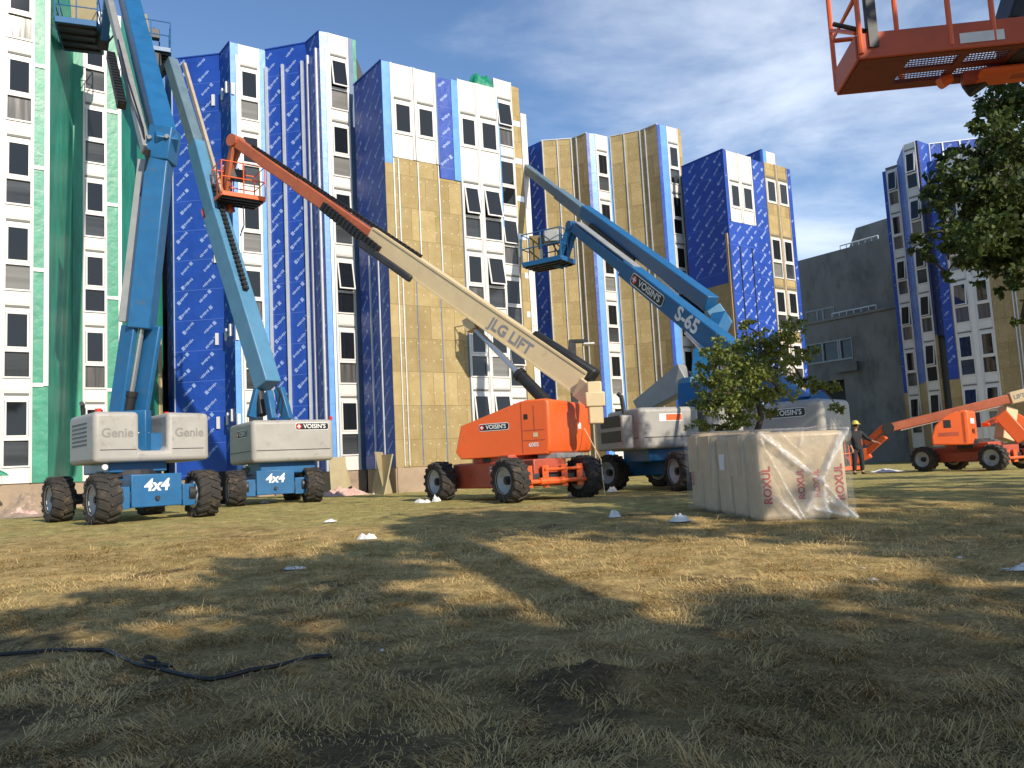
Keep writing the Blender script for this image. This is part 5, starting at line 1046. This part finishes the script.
# ================================================================ bales of insulation under film
K = Vector((3.50, 12.03)); ex = Vector((1.0, -.06)).normalized(); ed = Vector((-.235, .972)).normalized(); BH = 1.27; BW = 1.24; BT = .41
BG = 'bales of insulation under the film'
names = ['front bale of wrapped insulation with red lettering, facing the lawn', 'second insulation bale from the front, dark gap on either side', 'middle insulation bale of the row under the film', 'fourth insulation bale counted from the lettered front', 'rearmost insulation bale of the row, farthest from the camera']
for k in range(5):
    mb = MB(); p = K+ed*(k*(BT+.065)+.0)+ex*(.015*((k*7) % 3-1)); n = 10; g0 = gh(*p)+.0; hh = BH-.012*((k*5) % 4)
    V = []
    R = root('insulation_bale', v3(p+ex*BW/2+ed*BT/2, g0), names[k], 'bale', BG)
    prism(mb, p, ex, BW, ed, BT, g0+.01, g0+hh); o = mb.build('wrapping', 'plastic_bag', R, bevel=.07, seg=3)
    if k in (0, 4):
        for a, sz in ((.10, .27), (.58, .22), (.80, .2), (1.12, .26)) if k == 0 else ():
            MB().text('ROXUL', v3(p+ex*a-ed*.006, g0+.52), Z, v3(-ex), sz*.60, bold=.03).build('lettering', 'roxul_red', R)
        if k == 4: MB().text('ROXUL', v3(p-ex*.006+ed*.28, g0+.62), Z, v3(ed), .13, bold=.02).build('lettering', 'roxul_red', R)
    if k in (1, 3, 4): MB().hexa([v3(p-ex*o_+ed*a, z) for z in (g0+BH*.5, g0+BH*.97) for a, o_ in ((.40, .012), (.06, .012), (.06, -.02), (.40, -.02))]).build('flap', 'plastic_bag', R)
    if k == 2: MB().poly([v3(p-ex*.006+ed*a, z) for a, z in ((.3, g0+.7), (.12, g0+.7), (.12, g0+.95), (.3, g0+.95))]).build('sticker', 'litter_white', R)
# the film: top, front and both sides, creased; the folds are whiter where layers lie double
def film_sheet(f, nu, nv):
    V = []; Fo = []
    for i in range(nu+1):
        for j in range(nv+1):
            p, fo = f(i/nu, j/nv); V.append(p); Fo.append(fo)
    Q = [(i*(nv+1)+j, (i+1)*(nv+1)+j, (i+1)*(nv+1)+j+1, i*(nv+1)+j+1) for i in range(nu) for j in range(nv)]; return V, Fo, Q
def seg_d(p, a, b):
    ab = (b[0]-a[0], b[1]-a[1]); t = max(0, min(1, ((p[0]-a[0])*ab[0]+(p[1]-a[1])*ab[1])/(ab[0]**2+ab[1]**2))); return math.hypot(p[0]-a[0]-ab[0]*t, p[1]-a[1]-ab[1]*t), t
g0 = gh(*K); folds = [((.02, .97), (.62, .42), .050, 1), ((.98, .97), (.64, .42), .050, 1), ((.10, .96), (.55, .52), .02, .6), ((.9, .95), (.70, .55), .022, .6), ((.66, .40), (.66, .06), .05, .8), ((.60, .36), (.45, .1), .03, .7), ((.70, .36), (.92, .06), .035, .9), ((.03, .9), (.42, .02), .02, .7), ((.15, .25), (.36, .03), .04, .95), ((.5, .97), (.46, .8), .02, .4), ((.72, .2), (.98, .02), .05, .8), ((.55, .12), (.9, .03), .04, .9), ((.25, .98), (.5, .7), .015, .5)]
def front(u, v):
    h = 0; fo = .06+.25*max(0, mnoise.noise(Vector((u*4, v*4, 2))))+.75*max(0, mnoise.noise(Vector((u*5, v*6, 8)))-.1)*max(0, 1-v*2.2)*(u > .12)
    for a, b, w_, s in folds:
        d, t = seg_d((u, v), a, b); d2 = d+.012*mnoise.noise(Vector((u*18, v*18, a[0]*9))); e = math.exp(-(d2/(w_*.7))**2); h += .06*s*e; fo += 1.0*s*e*(.6+.5*mnoise.noise(Vector((u*14, v*14, 7)))) 
    cren = .012*mnoise.noise(Vector((u*9, v*7, 1)))+.006*mnoise.noise(Vector((u*25, v*22, 4)))
    p = K+ex*(u*(BW+.05)-.025)-ed*(.028+h+cren+.05*(1-v)**3); return v3(p, g0+.0+v*(BH+.03)), min(1, max(0, fo))
def side(sgn):
    def f(u, v):
        h = .018*mnoise.noise(Vector((u*7+sgn*9, v*3, 1)))+.012*math.sin(u*34+3*mnoise.noise(Vector((u*3, v*2, 0))))*v; fo = .10+.30*max(0, mnoise.noise(Vector((u*16, v*2.2, 11+sgn))))
        p = K+ed*(u*(5*(BT+.065)+.04)-.03)+(ex*(BW+.04+h) if sgn > 0 else -ex*(.03+h)); return v3(p, g0+.02+v*(BH+.01)+.1*u), fo
    return f
def topf(u, v):
    h = .015*mnoise.noise(Vector((u*6, v*9, 3)))+.012*mnoise.noise(Vector((u*20, v*20, 3))); fo = .35+.4*mnoise.noise(Vector((u*8, v*10, 5)))
    if v < .12: h += .03*math.exp(-((u-.8)/.12)**2)
    p = K+ex*(u*(BW+.05)-.025)+ed*(v*(5*(BT+.065)+.03)-.03); return v3(p, g0+BH+.035+h+.10*v), min(1, max(0, fo))
V = []; Fo = []; Q = []
for fn, nu, nv in ((front, 90, 90), (side(-1), 70, 30), (side(1), 30, 12), (topf, 40, 40)):
    a, b, q = film_sheet(fn, nu, nv); n = len(V); V += a; Fo += b; Q += [tuple(n+i for i in t) for t in q]
cen = v3(K+ex*BW/2+ed*1.1, g0); me = bpy.data.meshes.new('plastic_film'); me.from_pydata([tuple(p-cen) for p in V], [], Q); a = me.attributes.new('fold', 'FLOAT', 'POINT'); a.data.foreach_set('value', Fo); me.materials.append(M['clear_film']); me.polygons.foreach_set('use_smooth', [True]*len(me.polygons))
o = bpy.data.objects.new('plastic_film', me); COL.objects.link(o); o.location = cen; props(o, 'clear creased plastic film draped over the stacked insulation bales', 'plastic film')
# ================================================================ boards, posts, litter
def lean_board(label, pxs, d, h, th, tiltv, cat='board', material='board_tan', bend=0):
    a = at(pxs[0], 485, d); b = at(pxs[1], 485, d+pxs[2]); A_ = G(a.x, a.y); B_ = G(b.x, b.y); w_ = (B_-A_); nrm = Vector((w_.y, -w_.x, 0)).normalized(); n = 6; mb = MB()
    for i in range(n):
        def P_(k, v, o): 
            t = k/n; bow = bend*math.sin(t*math.pi); return A_.lerp(B_, t)+Z*(h*v)-nrm*(tiltv*v+bow*(v)-o)
        mb.hexa([P_(i, 0, th), P_(i+1, 0, th), P_(i+1, 0, 0), P_(i, 0, 0), P_(i, 1, th), P_(i+1, 1, th), P_(i+1, 1, 0), P_(i, 1, 0)])
    o = mb.build('insulation_board', material); props(o, label, cat, 'boards leaning at the foot of the facades')
lean_board('tan board leaning by the second blue lift, left one of a pair', (331, 348, .2), 29.2, 1.35, .04, .45)
lean_board('bowed greenish board leaning behind the pair near the second blue lift', (343, 353, .5), 29.6, 1.3, .03, .4, bend=.1)
lean_board('dull tan board leaning under the blue strip, half turned away', (372, 385, -.9), 29.0, 1.35, .05, .35)
lean_board('sunlit tan board leaning against the corner of the insulated block', (384, 391, .9), 28.3, 1.45, .05, .3)
pp = at(161, 440, 32.5); mb = MB(); mb.beam(G(pp.x, pp.y), at(159, 330, 32.6), .14, .14); o = mb.build('timber_post', 'timber'); props(o, 'upright timber post standing in the dark gap left of the blue tower', 'post')
# white stuff on the lawn
LT = 'scraps of white plastic on the lawn'
for i, (px, py, wpx, hpx, lab) in enumerate(((367, 539, 12, 7, 'crumpled white plastic scrap alone on the sunlit lawn left of the pole shadow'), (615, 517, 8, 8, 'round white plastic scrap on the grass before the grey lift'), (680, 521, 18, 8, 'wide white plastic sheet lying just left of the wrapped bales'), (422, 503, 14, 6, 'white plastic strip beside the rear wheel of the orange lift'), (436, 502, 6, 7, 'small upright white scrap touching the white strip by the orange lift'), (578, 496, 15, 5, 'row of white scraps below the right tyre of the orange lift'), (612, 492, 8, 6, 'pale scrap at the foot of the hanging yellow hose'), (378, 494, 12, 8, 'white scrap beneath the leaning tan boards'), (402, 488, 18, 8, 'long white heap against the plinth right of the leaning boards'), (295, 569, 14, 4, 'faint flat white scrap in the shade on the left lawn'), (265, 503, 6, 3, 'tiny white scrap in front of the second blue lift'), (382, 651, 4, 3, 'tiny pale blue scrap on the shaded foreground'), (864, 570, 5, 3, 'small white scrap right of centre beyond the lit patch'), (874, 580, 5, 3, 'small white scrap nearest the powder patch'), (960, 559, 6, 3, 'small white scrap on the right lawn under the tree'), (330, 522, 10, 3, 'thin flat scrap on the grass between the two left lifts and the boards'))):
    d = ray(px, py); t = .002; best = None
    for t in np.arange(.0035, .06, .00004):
        p = d*t
        if p[2] < gh(p[0], p[1]): break
    k = p[1]/830; crumple('plastic_scrap', lab, 'litter', Vector((p[0], p[1], gh(p[0], p[1])+.012)), wpx*k*.85, wpx*k*.6, hpx*k*(.75 if p[1] < 12 else 1.15), 'litter_white', i+2, LT, n=14, rot=i*.7, rough=.6)
p = at(345, 488, 28.8); crumple('debris_heap', 'pinkish white heap of debris at the foot of the blue tower under the leaning boards', 'debris', G(p.x, p.y), .95, .5, .42, 'litter_pink', 61, n=18, rough=.9)
p = at(28, 500, 24.0); crumple('debris_heap', 'tan rubble heap against the plinth of the green wrapped block', 'debris', G(p.x, p.y), 1.2, .45, .45, 'rubble', 62, n=18, rough=1.1)
p = at(22, 507, 22.0); crumple('debris_heap', 'low sandy heap just left of the first blue lift', 'debris', G(p.x, p.y), 1.4, .6, .10, 'rubble', 66, n=14, rough=.9)
p = at(22, 497, 23.0); crumple('debris_heap', 'small pinkish brick debris in front of the tan rubble', 'debris', G(p.x, p.y), .45, .2, .2, 'litter_pink', 63, n=12, rough=1.1)
p = at(985, 601, 8.2); crumple('powder_patch', 'flat white powder spill on the shaded lawn at the right edge', 'spill', G(5.05, 8.0, .015), .62, .12, .06, 'powder', 64, n=20, rough=1.2)
p = at(885, 462, 31); crumple('plastic_scrap', 'pale sheet lying by the concrete wall behind the worker', 'litter', G(p.x, p.y), .7, .3, .14, 'litter_white', 65, LT)
# green sheet end at the lower left
p = at(3, 470, 23.6); crumple('tarpaulin', 'corner of green sheeting hanging low at the far left edge', 'tarpaulin', Vector((p.x-.4, p.y, p.z-.15)), .5, .25, .45, 'tarp_green', 71, rough=.2)
# black cable across the foreground
pts = []
for px, py in ((-60, 660), (0, 656), (50, 652), (104, 651), (118, 657), (140, 667), (152, 669), (166, 672), (190, 678), (210, 681), (228, 678), (250, 672), (275, 668), (300, 661), (318, 658), (332, 657)):
    d = ray(px, py)
    for t in np.arange(.003, .03, .00002):
        p = d*t
        if p[2] < gh(p[0], p[1])+.012: break
    pts.append(Vector((p[0], p[1], gh(p[0], p[1])+.022)))
pp = []
for i in range(len(pts)-1):
    for k in range(4): pp.append(pts[i].lerp(pts[i+1], k/4)+Vector((0, 0, .006*mnoise.noise(Vector((i+k/4., 2, 3))))))
mb = MB(); mb.tube(pp+[pts[-1]], .016, 7); kn = pts[6]
o = mb.build('cable', 'cable', smooth=True); props(o, 'black ribbed hose lying in the straw across the left foreground', 'hose')
mb = MB(); mb.tube([kn+Vector((.07*math.cos(t*.45)+.008*t-.05, .05*math.sin(t*.45), .03+.035*math.sin(t*.3))) for t in range(22)], .013, 7); kb = mb.build('cable_knot', 'cable'); kb.parent = o; kb.location = kb.location-o.location
# lamp post between the orange lift and the tan tower
q = at(576, 440, 29.0); top = at(572, 340, 29.0); R = root('lamp_post', G(q.x, 29.0), 'dark lamp post with a single head, rising behind the orange lift', 'lamp post')
MB().beam(G(q.x, 29.0), top, .26, .26, 0, .24, .24).build('pole', 'dark_steel', R, bevel=.01); MB().beam(top+Vector((-.08, 0, -.05)), at(588, 341, 28.9), .22, .12).build('arm', 'dark_steel', R, bevel=.01)
MB().hexa([at(583, 342, 28.8)+Vector((a, b, z)) for z in (-.12, -.05) for a, b in ((0, -.2), (.38, -.2), (.38, .2), (0, .2))]).build('lamp_head', 'lamp_glass', R, bevel=.02)
# boards carried in the baskets
o = MB().hexa([at(px, py, 26.2+dy) for px, py in ((72, 28), (98, 30)) for dy in (0,)] + [at(98, 30, 26.3), at(72, 28, 26.3), at(70, -6, 26.2), at(97, -3, 26.2), at(97, -3, 26.3), at(70, -6, 26.3)]).build('panel_board', 'board_tan'); props(o, 'pale board standing in the basket above the green wrapped block', 'board')
o = MB().hexa([at(141, 52, 28.0), at(152, 51, 28.0), at(152, 51, 28.06), at(141, 52, 28.06), at(138, 14, 28.0), at(147, 14, 28.0), at(147, 14, 28.06), at(138, 14, 28.06)]).build('panel_board', 'board_tan'); props(o, 'narrow pale board standing in the basket of the second blue lift', 'board')
o = MB().hexa([at(530, 262, 27.3), at(543, 263, 27.3), at(543, 263, 27.36), at(530, 262, 27.36), at(529, 236, 27.3), at(543, 235, 27.3), at(543, 235, 27.36), at(529, 236, 27.36)]).build('panel_board', 'insulation'); props(o, 'tan insulation board standing in the basket before the tan tower', 'board')
# ================================================================ worker
def skin_mesh(name, nodes, edges, material, parent, sub=2, smooth=True):
    off = MW[parent.name]; me = bpy.data.meshes.new(name); me.from_pydata([tuple(Vector(n[0])-off) for n in nodes], edges, []); o = bpy.data.objects.new(name, me); COL.objects.link(o); o.parent = parent; MW[o.name] = Vector(off); me.materials.append(M[material])
    md = o.modifiers.new('skin', 'SKIN'); md.use_smooth_shade = True; sv = me.skin_vertices[0].data
    for i, n in enumerate(nodes):
        r = n[1]; sv[i].radius = r if isinstance(r, tuple) else (r, r); sv[i].use_root = (i == 0)
    s = o.modifiers.new('sub', 'SUBSURF'); s.levels = sub; s.render_levels = sub; return o
wp = at(857, 447, 28.6); wx, wy = wp.x, 28.6; wz = gh(wx, wy)
R = root('person', (wx, wy, wz), 'worker in dark clothes and yellow hard hat standing beside the lowered orange basket', 'person')
q = lambda x, y, z: Vector((wx+x, wy+y, wz+z))
B = [(q(0, 0, .93), (.12, .09)), (q(0, .0, 1.12), (.11, .085)), (q(.0, .02, 1.32), (.14, .09)), (q(0, .03, 1.46), (.09, .07)), (q(.0, .01, 1.54), .055), (q(.01, -.01, 1.60), .06), (q(.01, -.01, 1.68), (.085, .10)), (q(.01, -.01, 1.75), (.075, .085)),
     (q(-.2, .02, 1.43), .062), (q(-.29, .0, 1.16), .048), (q(-.25, -.14, .95), .036), (q(-.235, -.17, .88), .030),
     (q(.2, .02, 1.43), .062), (q(.34, -.06, 1.22), .048), (q(.50, -.20, 1.10), .036), (q(.56, -.23, 1.08), .030),
     (q(-.10, 0, .85), .095), (q(-.13, -.03, .48), .062), (q(-.15, .03, .09), .045), (q(-.16, -.10, .04), .042), (q(.10, 0, .85), .095), (q(.12, -.02, .48), .062), (q(.13, .04, .09), .045), (q(.15, -.09, .04), .042)]
Ed = [(0, 1), (1, 2), (2, 3), (3, 4), (4, 5), (5, 6), (6, 7), (2, 8), (8, 9), (9, 10), (10, 11), (2, 12), (12, 13), (13, 14), (14, 15), (0, 16), (16, 17), (17, 18), (18, 19), (0, 20), (20, 21), (21, 22), (22, 23)]
def hand(nodes, edges, wi, d, up):
    w0 = nodes[wi][0]; d = Vector(d).normalized(); sd_ = d.cross(Vector(up)).normalized(); pl = w0+d*.05; i0 = len(nodes); nodes.append((pl, .028)); edges.append((wi, i0))
    for k, (s, L_) in enumerate(((-.03, .07), (-.01, .08), (.012, .075), (.032, .06))):
        b_ = pl+sd_*s+d*.03; j = len(nodes); nodes += [(b_, .011), (b_+d*L_*.55-Vector(up)*.01, .010), (b_+d*L_*.9-Vector(up)*.035, .008)]; edges += [(i0, j), (j, j+1), (j+1, j+2)]
    j = len(nodes); nodes += [(w0+d*.03-sd_*.04, .012), (w0+d*.07-sd_*.06-Vector(up)*.01, .010)]; edges += [(i0, j), (j, j+1)]
hand(B, Ed, 11, (.05, -.25, -1), (0, -1, 0)); hand(B, Ed, 15, (.9, -.4, -.3), (0, 0, 1))
body = skin_mesh('body', B, Ed, 'skin', R)
fwd = Vector((.35, -.94, 0)).normalized(); hc = q(.01, -.01, 1.67)
MB().beam(hc+fwd*.085, hc+fwd*.125-Vector((0, 0, .025)), .03, .03, 0, .036, .03).build('nose', 'skin', body, bevel=.008)
sd_ = Vector((-fwd.y, fwd.x, 0))
for s in (-1, 1):
    MB().lathe(hc+fwd*.088+sd_*(.034*s)+Vector((0, 0, .025)), fwd, [(.001, .012), (.010, .008), (.013, 0)], 8, closed=False).build('eye', 'black', body); MB().lathe(hc+sd_*(.088*s), sd_*s, [(.001, .02), (.02, .016), (.03, 0)], 10, closed=False).build('ear', 'skin', body)
MB().beam(hc+fwd*.093+sd_*-.025-Vector((0, 0, .055)), hc+fwd*.093+sd_*.025-Vector((0, 0, .055)), .008, .008).build('mouth', 'roxul_red', body)
J = [(q(0, 0, .80), (.175, .145)), (q(0, 0, 1.12), (.155, .125)), (q(0, .02, 1.33), (.185, .13)), (q(0, .03, 1.47), (.12, .10)), (q(-.2, .02, 1.43), .08), (q(-.29, 0, 1.16), .066), (q(-.255, -.12, .98), .05), (q(.2, .02, 1.43), .08), (q(.34, -.06, 1.22), .066), (q(.47, -.18, 1.12), .05)]
skin_mesh('jacket', J, [(0, 1), (1, 2), (2, 3), (2, 4), (4, 5), (5, 6), (2, 7), (7, 8), (8, 9)], 'jacket', body)
TR = [(q(0, 0, 1.02), (.15, .12)), (q(-.10, 0, .83), .115), (q(-.13, -.02, .48), .085), (q(-.15, .03, .13), .072), (q(.10, 0, .83), .115), (q(.12, -.015, .48), .085), (q(.13, .04, .13), .072)]
skin_mesh('trousers', TR, [(0, 1), (1, 2), (2, 3), (0, 4), (4, 5), (5, 6)], 'trousers', body)
for s, x, y in ((-1, -.15, .03), (1, .13, .04)): skin_mesh('boot', [(q(x, y, .10), .065), (q(x+.005*s, y-.02, .045), .055), (q(x+.01*s, y-.15, .04), .048)], [(0, 1), (1, 2)], 'boot', body)
hb = hc+Vector((0, 0, .065)); MB().lathe(hb, Z, [(.145, -.012), (.148, 0), (.118, .012), (.113, .05), (.09, .095), (.05, .122), (.001, .13)], 20, closed=False).beam(hb+fwd*.10, hb+fwd*.175-Vector((0, 0, .015)), .2, .012, 0, .14).build('hard_hat', 'hat_yellow', body, smooth=True)
MB().lathe(hc+Vector((0, .0, .02)), Z, [(.098, -.05), (.104, 0), (.108, .045)], 16, closed=False).build('hair', 'hair', body, smooth=True)
